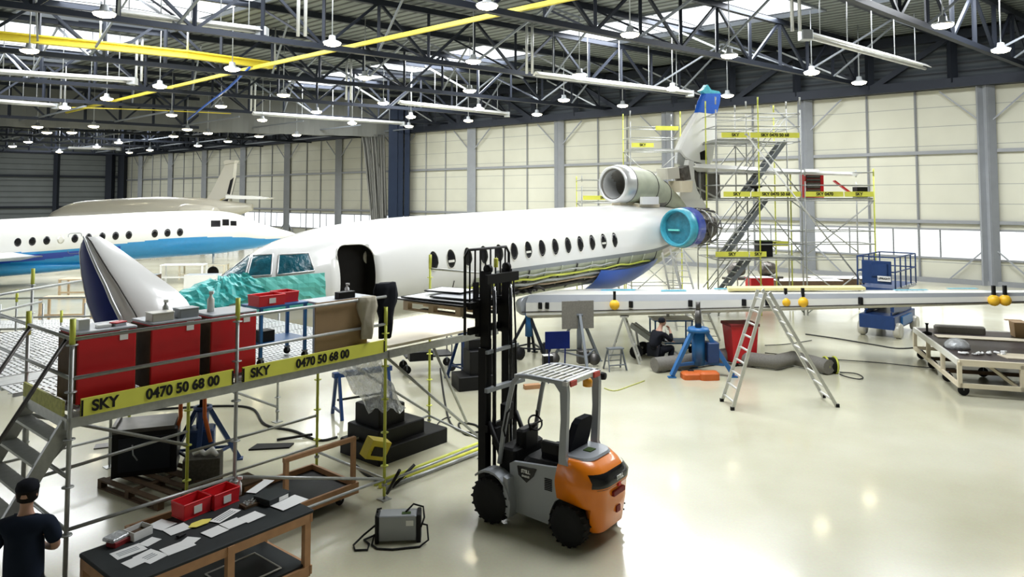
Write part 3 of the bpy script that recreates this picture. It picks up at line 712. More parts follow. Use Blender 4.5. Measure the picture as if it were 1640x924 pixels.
# tail fin built from its outline, with thickness
def fin_part(name, pix, m, th, off=0.0, parent=jet):
    pts = [onplane(x, y) for x, y in pix]; n = len(pts); c_ = sum(pts, Vector())/n
    L = []
    for yy, sc in ((-th, .93), (-th*.7, 1), (th*.7, 1), (th, .93)): L.append([Vector((c_.x+(p.x-c_.x)*sc, yy+off, c_.z+(p.z-c_.z)*(1-(1-sc)*.3))) for p in pts])
    return mb().loft(L, True, True).build(name, m, parent)
fin_part('fin', [(1116, 180), (1144, 183), (1142, 225), (1138, 258), (1130, 268), (1118, 262), (1103, 258), (1092, 252), (1083, 240), (1096, 212)], 'white_paint', .14)
fin_part('fin_cap', [(1126, 150), (1152, 150), (1149, 168), (1144, 184), (1115, 180), (1120, 163)], 'bright_blue', .13)
fin_part('fin_tip', [(1119, 146), (1124, 143), (1130, 136), (1136, 144), (1150, 147), (1153, 151), (1127, 151)], 'film_blue', .10)
fin_part('fin_root', [(1098, 256), (1106, 258), (1107, 285), (1112, 305), (1124, 325), (1138, 345), (1108, 345), (1088, 338), (1084, 318), (1087, 295), (1093, 275)], 'white_paint', .16)
fin_part('rudder_structure', [(1104, 262), (1122, 268), (1150, 275), (1152, 318), (1122, 322), (1110, 303), (1105, 280)], 'steel_dark_metal', .10)
fin_part('fin_spar', [(1083, 244), (1096, 252), (1092, 268), (1082, 262)], 'galv', .07)
fin_part('hinge_box', [(1066, 290), (1086, 290), (1084, 308), (1068, 308)], 'wood_pale', .30, -.4)
fin_part('equipment_box', [(1052, 270), (1072, 268), (1074, 286), (1054, 288)], 'beige_jet', .25, -.2)
fin_part('wiring_bundle', [(1074, 270), (1086, 265), (1090, 288), (1078, 290)], 'engine_metal', .2, -.3)
hl = mb()
for pix in ([(1121, 244), (1130, 240), (1132, 256), (1122, 256)], [(1094, 300), (1101, 290), (1102, 300), (1097, 308)]):
    pts = [onplane(x, y, -.145) for x, y in pix]; hl.loft([[p+Vector((0, -.02, 0)) for p in pts], [p+Vector((0, .02, 0)) for p in pts]])
hl.build('access_hole', 'interior_dark', jet)
fr_ = mb()
for (a, b) in (((1112, 272), (1150, 276)), ((1114, 300), (1150, 318)), ((1132, 270), (1132, 320)), ((1120, 268), (1121, 318))):
    fr_.bar(onplane(*a, -.13), onplane(*b, -.13), .07)
fr_.build('rudder_frame', 'galv', jet)
# tailplanes
def tp_sec(k, sg=-1):
    c_ = 1.9-1.15*k/4.9; x0 = 13.9+k*.70; z = 5.78-.065*k; t = .17-.11*k/4.9; y = sg*(.15+k)
    return [Vector((x0, y, z)), Vector((x0+.2*c_, y, z+t)), Vector((x0+.6*c_, y, z+t*.8)), Vector((x0+c_, y, z)), Vector((x0+.6*c_, y, z-t*.8)), Vector((x0+.2*c_, y, z-t))]
for sg in (-1, 1):
    mb().loft([tp_sec(k, sg) for k in (0, 1, 2.5, 4.4, 4.9)]).build('tailplane', 'white_paint', jet)
bpy.context.view_layer.update()

# pale blue and white radome taken off and stood on the scaffold deck, seen from the side
rd = thing('nose_cone', 'detached aircraft nose cone, dark blue below and white above, standing behind the red cabinets', 'nose cone', (-7.2, 12.2, 0))
def rp(x, y, Y=12.2): return P(x, y, Y)-Vector((-7.2, 12.2, 0))
#   outline as cross rungs: left edge, seam, right edge
rungs = [((135, 383), (143, 378), (158, 379)), ((131, 390), (150, 384), (176, 390)), ((128, 404), (158, 396), (192, 402)), ((129, 420), (168, 410), (208, 414)), ((131, 440), (181, 430), (228, 430)), ((135, 462), (196, 452), (252, 448)),
         ((140, 484), (209, 474), (276, 466)), ((147, 504), (221, 496), (292, 482)), ((154, 520), (230, 516), (298, 492))]
def rung_pts(i, a, b, depth, n, bulge):
    pa, pb = rp(*a), rp(*b); out = []
    for k in range(n+1):
        f = k/n; p = pa.lerp(pb, f); out.append(p+Vector((0, -depth[0]*(1-f)-depth[1]*f-bulge*math.sin(PI*f), 0)))
    return out
L1 = []; L2 = []; L3 = []
for i, (a, s_, b) in enumerate(rungs):
    w = min(1, .25+i*.12); L1.append(rung_pts(i, a, s_, (0, .55*w), 8, .12*w)); L2.append(rung_pts(i, s_, b, (.55*w, -.15*w), 10, .22*w))
    c_ = rung_pts(i, a, b, (0, -.15*w), 10, -.5*w); L3.append(c_)
mb().loft(L1, False, False, True).build('blue_panel', 'radome_blue', rd)
mb().loft(L2, False, False, True).build('white_shell', 'white_paint', rd)
mb().loft(L3, False, False, True).build('back_shell', 'cream_paint', rd)
sm = [L1[i][-1]+Vector((.0, -.03, 0)) for i in range(9)]; mb().path(sm, [.015+.003*i for i in range(9)], 8).build('edge_strip', 'alu', rd)
mb().path([L2[i][3]+Vector((0, -.02, 0)) for i in range(9)], .012, 5).build('panel_seam', 'steel_dark_metal', rd)
mb().path([L1[i][0] for i in range(9)], .014, 8).build('edge_strip', 'alu', rd)

# ================================================================ SECOND JET (white over blue), parked behind on the left
j2d = Vector((2.2, 1, 0)).normalized(); j2n = Vector((j2d.y, -j2d.x, 0)); J2 = Vector((-25, 36.5, 0))-j2n*1.2; J2A = math.atan2(j2d.y, j2d.x)
j2 = thing('business_jet', 'white jet with blue swoosh belly parked behind at the left, nose to the right', 'aeroplane', J2, J2A)
# local x forward to nose, y left(away), x=0 at pixel ~39
PR2 = [(-9, 3.0, .65, 1.2), (-4, 3.3, .75, 1.22), (0, 3.48, .85, 1.22), (4, 3.66, 1.1, 1.22), (7.5, 3.80, 1.25, 1.2), (9.6, 3.76, 1.35, 1.12), (10.8, 3.48, 1.5, .98), (11.6, 3.08, 1.6, .82), (12.6, 2.75, 1.78, .58), (13.5, 2.48, 1.98, .3), (13.9, 2.3, 2.15, .1)]
sj = [-9+22.9*i/140 for i in range(141)]
def m2(i, k):
    a = 360*(k+.5)/180; a = min(a, 360-a); s = sj[i]
    lim = 100+8*math.sin((s+3)*.35)+10*max(0, min(1, (s-6.5)/4))
    if a < lim: return 0
    w = 14+10*math.sin((s+9)*.28)
    if s < 4.5 and lim+6 < a < lim+6+max(0, w): return 2
    return 1
f2 = mb().loft([[surf(s, 2*PI*k/180, 0, PR2) for k in range(180)] for s in sj], True, True, True, m2).build('fuselage', ['white_paint', 'sky_blue', 'royal_blue'], j2)
def oval(P_, s, dz, a, b, m, parent, name, off=.01):
    return mb().loft([[surf(s+a*r*math.cos(2*PI*k/18), ang_of(s, dz+b*r*math.sin(2*PI*k/18), P_), off, P_) for k in range(18)] for r in (1, .6, .02)], True, True, True).build(name, m, parent)
for i in range(13):
    if i in (9,): continue
    oval(PR2, i*.62, .13, .155, .215, 'window_dark' if i != 3 else 'cream_paint', j2, 'cabin_window')
mb().path([surf(2.48+x, ang_of(2.48, z, PR2), .01, PR2) for x, z in rr(0, -.12, .6, 1.05, .12)], .012, 5, True).build('door_seam', 'grey_steel', j2)
for (a, b, z0, z1) in ((9.0, 9.5, .35, .70), (9.6, 9.95, .42, .76), (10.03, 10.35, .42, .68)):
    mb().loft([[surf(s, ang_of(s, z, PR2), .012, PR2) for s in (a, (a+b)/2, b)] for z in (z0, (z0+z1)/2, z1)], False, False, True).build('cockpit_window', 'window_dark', j2)
nw = mb(); nw.tube((9.2, 0, 1.5), (9.2, 0, .35), .06); nw.build('nose_gear', 'alu', j2)
for y in (-.15, .15): mb().lathe([(.02, -.06), (.24, -.08), (.3, -.04), (.3, .04), (.24, .08), (.02, .06)], (9.2, y, .3), 'Y', 18).build('wheel', 'rubber', j2)
bf = []
for i in range(15):
    f = i/14; x = -9+13.0*f; w_ = math.sin(PI*min(1, max(0.02, f*.55+.45)))**.6 if f > .4 else 1; bf.append([Vector((x, 1.45*w_*math.sin(a)*1.0, .95+(.62*w_)*math.cos(a))) for a in [2*PI*k/24 for k in range(24)]])
mb().loft(bf, True, True, True).build('belly_fairing', 'sky_blue', j2)
w2 = mb()
L = []
for k, (x, y, c_, z) in enumerate(((1.0, -1.0, 4.5, 1.55), (-.8, -3.2, 3.2, 1.6), (-3.6, -7, 2.0, 1.75), (-6.5, -11, 1.0, 1.95))):
    t = .26-.06*k; L.append([Vector((x, y, z)), Vector((x-.25*c_, y, z+t)), Vector((x-.7*c_, y, z+t*.6)), Vector((x-c_, y, z)), Vector((x-.6*c_, y, z-t*.5)), Vector((x-.2*c_, y, z-t*.7))])
w2.loft(L).build('wing', 'white_paint', j2)
mb().path([(1.05, -1.0, 1.55), (-.75, -3.2, 1.62), (-3.5, -7, 1.78)], .05, 6).build('leading_edge', 'alu', j2)

# ================================================================ THIRD JET (beige tail)
j3 = thing('business_jet', 'beige jet at the far left whose tail rises by the wall posts', 'aeroplane', P(372, 340, 58).xy.to_3d(), math.atan2(.28, -.96))
# local x forward (towards the left), viewer side is +y
def loc3(x, y, Y=58): v = P(x, y, Y)-Vector(j3.location); c_, s_ = math.cos(j3.rotation_euler.z), math.sin(j3.rotation_euler.z); return Vector((v.x*c_+v.y*s_, -v.x*s_+v.y*c_, v.z))
def slab3(name, pix, m, th, off=0):
    pts = [loc3(x, y) for x, y in pix]; c_ = sum(pts, Vector())/len(pts); return mb().loft([[Vector((c_.x+(p.x-c_.x)*sc, p.y*0+off+yy, c_.z+(p.z-c_.z)*sc)) for p in pts] for yy, sc in ((-th, .93), (-th*.6, 1), (th*.6, 1), (th, .93))]).build(name, m, j3)
PR3 = [(-1.9, 4.0, 3.5, .12), (-.6, 4.15, 3.1, .45), (1, 4.35, 2.5, .85), (3.2, 4.5, 2.0, 1.2), (7, 4.6, 1.8, 1.3), (12, 4.4, 1.8, 1.3), (16, 4.1, 1.7, 1.2), (18, 3.4, 1.8, .9)]
m3 = mb().loft([[surf(-1.9+19.9*i/40, 2*PI*k/36, 0, PR3) for k in range(36)] for i in range(41)], True, True, True).build('fuselage', 'beige_jet', j3)
slab3('fin', [(315, 330), (332, 307), (352, 275), (360, 262), (380, 259), (377, 285), (369, 312), (371, 340), (340, 345)], 'beige_jet', .18)
slab3('fin_bullet', [(357, 259), (362, 256), (382, 257), (380, 261), (360, 264)], 'beige_jet', .25)
slab3('fin_stripe', [(371, 288), (377, 284), (369, 312), (364, 311)], 'black', .20)
slab3('fin_stripe', [(342, 328), (352, 321), (368, 318), (366, 323), (352, 327)], 'black', .21)
slab3('gold_stripe', [(333, 328), (345, 322), (362, 316), (350, 323), (340, 327)], 'gold', .215)
slab3('tailplane', [(362, 312), (420, 314), (450, 317), (445, 319), (400, 319), (362, 318)], 'white_paint', .4)
e3 = mb().lathe([(.35, .6), (.5, .15), (.62, 0), (.72, .1), (.78, .6), (.7, 2.2), (.5, 3.2), (.3, 3.2)], (0, 0, 0), 'X', 24)
c_ = loc3(309, 341); e3.v = [Vector((c_.x-v.x+.2, 1.9+v.y, c_.z+v.z)) for v in e3.v]
eo = e3.build('engine', 'beige_jet', j3)
mb().lathe([(0, 0), (.5, 0), (.5, -.02), (0, -.02)], (c_.x, 1.9, c_.z), 'X', 24).build('engine_intake', 'black', eo)
text('OO-NCM', .62, (loc3(352, 345).x, 1.25, loc3(352, 345).z-.05), (PI/2, 0, PI), 'black', j3)

# ================================================================ FORKLIFT (local x = forwards, y = its left side, away)
FL = thing('forklift', 'grey and orange electric forklift with tall black mast, parked in the open floor', 'forklift', (.776, 9.74, 0), math.atan2(.60, -.80))
#   viewer side is y = 0 .. far side y = -1.0  (local y runs towards the viewer-left)
def wheel(parent, x, y, r, w, m='rubber'):
    b = mb(); b.lathe([(.6*r, -w/2), (.93*r, -w/2), (r, -w/3), (r, w/3), (.93*r, w/2), (.6*r, w/2)], (x, y, r), 'Y', 28)
    for k in range(18):
        a = 2*PI*k/18
        for s_ in (-1, 1): b.bar((x+r*.95*math.cos(a+s_*.08), y+s_*w*.08, r+r*.95*math.sin(a+s_*.08)), (x+r*.99*math.cos(a), y+s_*w*.5, r+r*.97*math.sin(a)), .04, .02)
    o = b.build('wheel', m, parent)
    mb().lathe([(0.01, -w*.3), (.25*r, -w*.36), (.3*r, -w*.25), (.55*r, -w*.3), (.62*r, -w*.48), (.62*r, w*.48), (.55*r, w*.3), (.3*r, w*.25), (.25*r, w*.36), (.01, w*.3)], (x, y, r), 'Y', 20).build('rim', 'steel_dark_metal', o)
    n_ = mb()
    for k in range(5): a = 2*PI*k/5; n_.lathe([(0, 0), (.02, 0), (.02, .04), (0, .04)], (x+.2*r*math.cos(a), y+w*.3, r+.2*r*math.sin(a)), 'Y', 6)
    n_.build('wheel_nuts', 'grey_steel', o)
    return o
for x, y, r in ((1.27, .05, .31), (1.27, -1.0, .31), (.02, -.02, .265), (.02, -.93, .265)): wheel(FL, x, y, r, .21)
# chassis side with wheel arch
side = [(.22, .95), (.95, .88), (1.02, .84), (1.0, .46), (1.02, .30), (1.06, .2), (.36, .17), (.33, .36), (.26, .50), (.14, .58)]
for y0, y1 in ((-.06, -.01), (-.99, -.94)): mb().prism(side, y0, y1).build('side_panel', 'lift_grey', FL)
mb().rbox(.1, 1.1, -.93, -.07, .18, .72, .05).box(.9, 1.45, -.8, -.15, .25, .5).build('chassis', 'black', FL)
mb().rbox(.25, .9, -.85, -.12, .7, .93, .1).build('battery_hood', 'black', FL)
for y in (.06, -1.0):        # front mudguards
    L = []
    for k in range(9):
        a = math.radians(15+150*k/8*.78); x, z = 1.27-.37*math.cos(a), .33+.40*math.sin(a); L.append([(x, y-.14, z), (x, y+.10, z), (x*.99+.012, y+.10, z-.03), (x*.99+.012, y-.14, z-.03)])
    mb().loft(L, True, True).prism([(.90, .33), (.95, .68), (1.02, .7), (1.02, .2), (.92, .16)], y-.13, y+.08).build('mudguard', 'lift_grey', FL)
# counterweight: rounded plan sections
def cwsec(z, xr, xf, w, r):
    pts = []
    yc = -.475
    for cx, sg, a0 in ((xr+r, 1, 90), (xr+r, -1, 180)):
        for k in range(7): a = math.radians(a0+90*k/6); pts.append((cx+r*math.cos(a), yc+sg*(w/2-r)+r*math.sin(a), z))
    pts += [(xf, yc-w/2, z), (xf, yc+w/2, z)]
    return pts
cwo = mb().loft([cwsec(z, xr+.09 if xr < -.15 else xr, xf, w, r) for z, xr, xf, w, r in ((.16, -.42, -.22, .62, .12), (.2, -.47, -.2, .72, .16), (.5, -.50, -.28, .90, .22), (.56, -.50, .22, .95, .25), (.72, -.52, .24, .98, .28), (.78, -.55, .24, .99, .3), (.84, -.51, .24, .97, .28), (.98, -.40, .22, .92, .26), (1.06, -.30, .2, .84, .24), (1.08, -.24, .2, .76, .2))], True, True, True).build('counterweight', 'orange', FL)
for p_ in cwo.data.polygons: p_.use_smooth = True
mb().loft([cwsec(z, xr, xf, w, r) for z, xr, xf, w, r in ((1.07, -.22, .22, .72, .2), (1.10, -.20, .24, .68, .2))]).build('top_cover', 'lift_grey', FL)
L = []
for z, off in ((.76, .008), (.86, .02), (.95, .012)):
    s_ = cwsec(z, -.445-off+(.02 if z > .9 else 0)+(.05 if z > .9 else 0), .2, .97+off-(.03 if z > .9 else 0), .29); L.append(s_[2:12])
mb().loft(L, False, False, True).build('logo_band', 'black_gloss', FL)
text('STILL', .075, (-.485, -.475, .86), (PI/2, 0, -PI/2), 'paper', FL)
mb().box(-.46, -.38, -.66, -.36, .62, .68).build('slot', 'dark_red', FL); mb().box(-.42, -.36, -.60, -.5, .36, .44).build('slot', 'dark_red', FL)
mb().box(-.47, -.41, -.53, -.47, .73, .77).build('hitch_pin', 'red_bright', FL)
mb().box(-.06, .06, -.57, -.42, 1.10, 1.112).build('green_sticker', 'green_bag', FL)
# side emblem plate and vent
mb().prism([(.55, .86), (.88, .84), (.86, .72), (.72, .64), (.60, .75)], -.012, .0).build('emblem_plate', 'black_gloss', FL)
text('STILL', .065, (.73, .006, .79), (PI/2, 0, PI), 'paper', FL); text('RX60-25', .035, (.73, .006, .725), (PI/2, 0, PI), 'paper', FL)
v = mb()
for k in range(7): v.box(.30, .42, -.01, .0, .62+k*.024, .632+k*.024)
v.build('vent', 'black', FL)
# overhead guard
g = mb()
Zt = 2.08
for y in (-.06, -.90):
    mb().path([(1.24, y, .78), (1.17, y, 1.2), (1.08, y, 1.65), (1.0, y, 1.95), (.90, y, 2.06), (.75, y, Zt), (.2, y, Zt)], .036, 8).build('guard_post', 'lift_grey', FL)
    mb().loft([[(x-w, y-.035, z), (x+w, y-.035, z), (x+w, y+.035, z), (x-w, y+.035, z)] for x, z, w in ((.12, .95, .09), (.15, 1.1, .055), (.12, 1.6, .05), (.12, 1.95, .06), (.2, Zt+.03, .12))]).build('guard_post', 'lift_grey', FL)
g.bar((.1, -.02, Zt), (.1, -.94, Zt), .07, .06).bar((.95, -.06, Zt-.03), (.95, -.9, Zt-.03), .05, .05)
for k in range(7): x = .2+k*.1; g.bar((x, -.05, Zt+.01), (x, -.9, Zt+.01), .045, .02)
g.bar((.1, -.48, Zt), (.9, -.48, Zt), .03, .03)
g.build('roof_grille', 'alu', FL)
mb().box(.045, .065, -.25, -.1, Zt-.05, Zt+.02).build('tail_light', 'tail_light', FL); mb().box(.045, .065, -.88, -.72, Zt-.05, Zt+.02).build('tail_light', 'tail_light', FL)
mb().lathe([(.0, 0), (.07, 0), (.07, .08), (.04, .12), (0, .12)], (.1, -.62, Zt-.15), 'Z', 14).build('beacon', 'beacon', FL)
lt = mb().lathe([(.0, 0), (.05, 0), (.06, .05), (.06, .08), (0, .08)], (.03, -1.0, Zt-.08), 'X', 12).bar((.1, -.9, Zt-.03), (.06, -1.0, Zt-.06), .02); lt.build('work_light', 'black', FL)
mb().path([(1.10, -.01, 1.2), (1.08, .05, 1.3), (1.02, .05, 1.55), (1.0, -.01, 1.6)], .014, 6).build('grab_handle', 'black', FL)
# seat, console, steering
mb().rbox(.22, .68, -.72, -.26, .92, 1.05, .08).build('seat', 'black_fabric', FL)
mb().loft([[(x-.06, -.72+i, z), (x+.05, -.72+i, z), (x+.05, -.26-i, z), (x-.06, -.26-i, z)] for x, z, i in ((.26, 1.0, 0), (.18, 1.25, .0), (.12, 1.48, .04), (.10, 1.54, .1))]).build('seat_back', 'black_fabric', FL)
mb().rbox(.3, .6, -.26, -.16, 1.05, 1.2, .04).build('armrest', 'black', FL)
mb().rbox(1.0, 1.3, -.85, -.1, .5, 1.0, .06).rbox(.98, 1.15, -.7, -.3, .95, 1.22, .06).build('dashboard', 'black', FL)
mb().bar((1.1, -.5, 1.1), (.92, -.5, 1.28), .06).build('steering_column', 'black', FL)
mb().path([(.92+.08*math.cos(a)*.7, -.5+.15*math.sin(a), 1.3+.09*math.cos(a)) for a in [2*PI*k/20 for k in range(20)]], .014, 6, True).bar((.9, -.65, 1.3), (.9, -.35, 1.3), .02).tube((.96, -.6, 1.36), (.96, -.6, 1.45), .02).build('steering_wheel', 'black', FL)
# mast
ms = thing  # noqa
H1, H2 = 2.35, 3.48
for y in (-.14, -.80):
    mb().box(1.52, 1.68, y-.03, y+.03, .12, H1).box(1.52, 1.55, y-.06, y+.06, .12, H1).build('outer_mast_rail', 'black', FL)
    mb().box(1.54, 1.70, y-.03+(-.07 if y > -.4 else .07), y+.03+(-.07 if y > -.4 else .07), .5, H2).build('inner_mast_rail', 'black', FL)
    mb().tube((1.50, y+(-.13 if y > -.4 else .13), .3), (1.50, y+(-.13 if y > -.4 else .13), 3.2), .03, 10).build('lift_cylinder', 'black_gloss', FL)
    mb().tube((1.50, y+(-.13 if y > -.4 else .13), 2.0), (1.50, y+(-.13 if y > -.4 else .13), 3.25), .018, 8).build('piston_rod', 'chrome', FL)
    mb().lathe([(.02, -.03), (.07, -.03), (.055, 0), (.07, .03), (.02, .03)], (1.6, y+(-.1 if y > -.4 else .1), H2+.03), 'Y', 16).build('chain_wheel', 'black', FL)
    mb().tube((1.2, y, .7), (1.5, y, 1.3), .035, 8).build('tilt_cylinder', 'black', FL)
    mb().path([(1.5+.0, y*.8-.1, 3.4), (1.46, y*.8-.1, 2.6), (1.44, y*.8-.1, 1.7), (1.5, y*.8-.1, 1.1)], .014, 6).build('hydraulic_hose', 'rubber', FL)
for z, h, m_ in ((3.30, .14, 'black'), (2.28, .05, 'grey_paint'), (1.15, .1, 'black'), (.35, .1, 'black'), (1.75, .04, 'grey_paint')):
    mb().box(1.48, 1.53, -.86, -.08, z, z+h).build('mast_crossbar', m_, FL)
mb().bar((1.46, -.02, 1.77), (1.42, -.9, 1.77), .06).build('mast_crossbar', 'grey_paint', FL)
mb().rbox(1.40, 1.5, -.62, -.4, 1.25, 1.5, .02).rbox(1.42, 1.5, -.35, -.2, .95, 1.2, .02).build('valve_block', 'black', FL)
# raised carriage with load backrest and forks
mb().box(1.72, 1.78, -.98, .03, 2.55, 2.65).box(1.72, 1.78, -.98, .03, 2.92, 3.02).box(1.70, 1.78, -.25, -.15, 2.5, 3.05).box(1.70, 1.78, -.8, -.7, 2.5, 3.05).build('fork_carriage', 'black', FL)
b = mb().path([(1.80, .06, 2.55), (1.80, .06, 3.70), (1.80, .0, 3.80), (1.80, -.95, 3.80), (1.80, -1.02, 3.70), (1.80, -1.02, 2.55)], .022, 6)
b.build('backrest_frame', 'black', FL)
for k in range(8): mb().bar((1.80, -.05-k*.125, 3.02), (1.80, -.05-k*.125, 3.80), .02).build('backrest_bar', 'black', FL)
for y in (-.22, -.76): mb().loft([[(1.8, y-.05, 2.8), (1.8, y+.05, 2.8), (1.84, y+.05, 2.8), (1.84, y-.05, 2.8)], [(1.8, y-.05, 3.3), (1.8, y+.05, 3.3), (1.84, y+.05, 3.3), (1.84, y-.05, 3.3)]]).box(1.8, 2.95, y-.05, y+.05, 2.76, 2.80).build('fork', 'black', FL)
mb().rbox(1.6, 1.66, -.5, -.44, 3.52, 3.66, .02).build('yellow_tag', 'toe_yellow', FL)
# pallet and stacked panels on the forks
def pallet(name, label, loc, rz, L_=1.2, W_=.8, m='wood', zoff=0):
    t = thing(name, label, 'pallet', loc, rz)
    for k in range(5): mb().box(0, L_, k*(W_-.1)/4, k*(W_-.1)/4+.1, .12, .144).build('deck_board', m, t)
    for x in (0, L_/2-.05, L_-.1):
        mb().box(x, x+.1, 0, W_, .098, .12).build('cross_board', m, t)
        for y in (0, W_/2-.05, W_-.1): mb().box(x, x+.1, y, y+.1, .022, .098).build('block', m, t)
    for y in (0, W_/2-.05, W_-.1): mb().box(0, L_, y, y+.1, 0, .022).build('runner', m, t)
    return t
fx = lambda x, y, z=0: Vector((.776, 9.74, 0))+Vector((-.8, .6, 0))*x+Vector((-.6, -.8, 0))*y+Vector((0, 0, z))
pallet('pallet', 'wooden pallet raised on the forklift forks in front of the jet', fx(1.9, -.95, 2.80), FL.rotation_euler.z, 1.2, 1.0)
pn = ((0, 0, 1.5, 1.05, 'alu', 'bottom panel of the stack on the raised pallet, pale grey with black edge'), (.05, .03, 1.3, .95, 'perf_metal', 'second panel of the stack on the raised pallet, slightly turned'),
      (.1, .25, .75, .6, 'lift_grey', 'small grey panel lying on top of the raised stack, nearer the mast'), (.55, .05, .7, .5, 'alu', 'top small panel of the raised stack, away from the mast'))
for i, (x, y, a, b_, m_, lab) in enumerate(pn):
    t = thing('aircraft_panel', lab, 'panel', fx(1.85+x, -1.0+y, 2.946+.035*i), FL.rotation_euler.z+.05*i, 'panels stacked on the raised pallet')
    mb().box(.02, a-.02, .02, b_-.02, .006, .026).build('sheet', m_, t); mb().path([(0, 0, .015), (a, 0, .015), (a, b_, .015), (0, b_, .015)], .014, 4, True).build('edge', 'black', t)

# ================================================================ BIG SCAFFOLD in front (local x along the yellow boards, y away)
SA = Vector((-4.75, 7.85, 0)); SR = math.atan2(.766, .643)
sc = thing('scaffold', 'galvanised work platform with yellow lettered boards beside the jet nose', 'scaffold', SA, SR)
def sl(x, y, z=0): return SA+Vector((.643, .766, 0))*x+Vector((-.766, .643, 0))*y+Vector((0, 0, z))
def tosl(v): d = Vector(v)-SA; return Vector((d.x*.643+d.y*.766, -d.x*.766+d.y*.643, d.z))
def post(parent, x, y, z1, z0=0.0, collars=True, m='galv', ym=True, r=.024):
    o = mb().tube((x, y, z0+.05), (x, y, z1), r, 10).build('standard', m, parent)
    z = z0+.5
    while collars and z < z1-.1: mb().lathe([(r, -.005), (.06, -.005), (.06, .005), (r, .005)], (x, y, z), 'Z', 12).build('rosette', m, o); z += .5
    if ym: mb().tube((x, y, z1-.28), (x, y, z1), r+.006, 10).build('spigot', 'yellowgreen', o)
    if z0 < .2: mb().tube((x, y, z0), (x, y, z0+.3), .018, 8).box(x-.08, x+.08, y-.08, y+.08, z0, z0+.012).tube((x, y, z0+.2), (x, y, z0+.24), .04, 8).build('base_jack', 'galv', o)
    return o
def rail(parent, p, q, m='galv', r=.022, nm='guard_rail'): return mb().tube(p, q, r, 8).build(nm, m, parent)
for x, y, z, m_ in ((0, 0, 3.28, 'galv'), (1.91, 0, 3.3, 'galv'), (4.36, 0, 2.9, 'yellowgreen'), (0, 1.42, 3.22, 'galv'), (2.15, 1.75, 2.2, 'yellowgreen'), (4.4, 1.8, 2.2, 'yellowgreen'), (6.6, 0, 2.2, 'galv'), (7.0, 1.8, 3.45, 'yellowgreen'), (2.2, 4.6, 2.2, 'galv'), (2.5, 4.6, 2.2, 'yellowgreen'), (-.6, 4.6, 2.2, 'galv'), (5.4, 4.6, 2.2, 'galv'), (1.5, 6.4, 3.3, 'galv'), (-1.2, 3.6, 3.25, 'galv')):
    post(sc, x, y, z, 0, True, m_, z > 2.5)
for z in (3.06, 2.64):
    rail(sc, (0, 0, z), (4.36, 0, z)); rail(sc, (0, 0, z), (0, 3.9, z))
rail(sc, (7.0, 1.8, 3.17), tosl(P(800, 440, 14.6))); rail(sc, (-1.2, 3.6, 3.05), (3.0, 6.6, 3.05)); rail(sc, (-1.2, 3.6, 2.75), (1.5, 5.9, 2.75)); rail(sc, (-1.2, 3.6, 3.05), (-3.6, 3.6, 3.05)); 
for (p, q) in (((0, 0, 1.05), (1.91, 0, 1.05)), ((1.91, 0, 1.05), (4.36, 0, .3)), ((0, 0, .35), (4.36, 0, .3)), ((0, 0, 1.6), (0, 1.42, 1.6)), ((0, 0, 1.05), (0, 1.42, 1.05)), ((0, 1.42, 1.2), (2.15, 1.75, 1.2)), ((2.15, 1.75, .9), (4.4, 1.8, .9)), ((2.15, 1.75, .4), (4.4, 1.8, .4)),
               ((4.36, 0, .25), (6.6, 0, .25)), ((4.4, 1.8, .3), (7, 1.8, .3)), ((6.6, 0, .3), (7, 1.8, .3)), ((0, 1.42, 2.0), (2.2, 4.6, 2.0)), ((-.6, 4.6, 1.9), (5.4, 4.6, 1.9)), ((-.6, 4.6, .5), (2.5, 4.6, .5)), ((1.91, 0, .35), (2.15, 1.75, .35)), ((4.36, 0, .3), (4.4, 1.8, .3)), ((0, 0, .35), (0, 1.42, .35)), ((1.91, 0, 2.1), (2.15, 1.75, 2.1))):
    rail(sc, p, q, nm='ledger')
for (p, q) in (((0, 1.42, 2.0), (2.15, 1.75, 1.0)), ((4.36, 0, 2.15), (6.6, 0, .3)), ((4.4, 1.8, 2.1), (7, 1.8, .35)), ((5.4, .05, 2.15), (6.7, .5, .5)), ((-.9, -.25, .35), (.35, -.05, .0)), ((0, 0, .35), (-1.2, 1.5, .1)), ((2.2, 4.6, 2.0), (5.4, 4.6, .3)), ((0, 0, 2.0), (0, 1.42, 1.1))):
    rail(sc, p, q, r=.024, nm='brace')
# decks: perforated metal planks
def plank(parent, x0, x1, y0, y1, z, m='perf_metal', holes=True, th=.05):
    b_ = mb()
    if not holes: b_.box(x0, x1, y0, y1, z-th, z)
    else:
        b_.box(x0, x1, y0, y0+.03, z-th, z).box(x0, x1, y1-.03, y1, z-th, z)
        n_ = max(2, int((x1-x0)/.07)); 
        for k in range(n_): xx = x0+(x1-x0)*k/n_; b_.box(xx, xx+.045, y0+.03, y1-.03, z-.012, z)
        m_ = max(1, int((y1-y0)/.12))
        for k in range(1, m_): yy = y0+(y1-y0)*k/m_; b_.box(x0, x1, yy-.02, yy+.02, z-.013, z-.001)
    return b_.build('deck_plank', m, parent)
for k in range(4): plank(sc, .03, 1.88, .04+k*.36, .38+k*.36, 2.27); plank(sc, 1.94, 4.33, .04+k*.36, .38+k*.36, 2.27)
for j in range(9):
    y = 1.55+j*.52; xa = -.1 if y < 3.6 else -4.2
    plank(sc, xa, 2.2, y, y+.48, 2.24, 'perf_metal' if j != 1 else 'galv', j not in (1,))
    if y < 5.3: plank(sc, 2.25, 4.8, y, y+.48, 2.24)
plank(sc, 4.42, 6.95, .0, 1.75, 2.30, 'ply', False, .04)
for x0, x1, y in ((4.4, 6.95, -.02), (0, 4.4, .0)): mb().box(x0, x1, y-.03, y+.03, 2.12, 2.23).build('deck_beam', 'galv', sc)
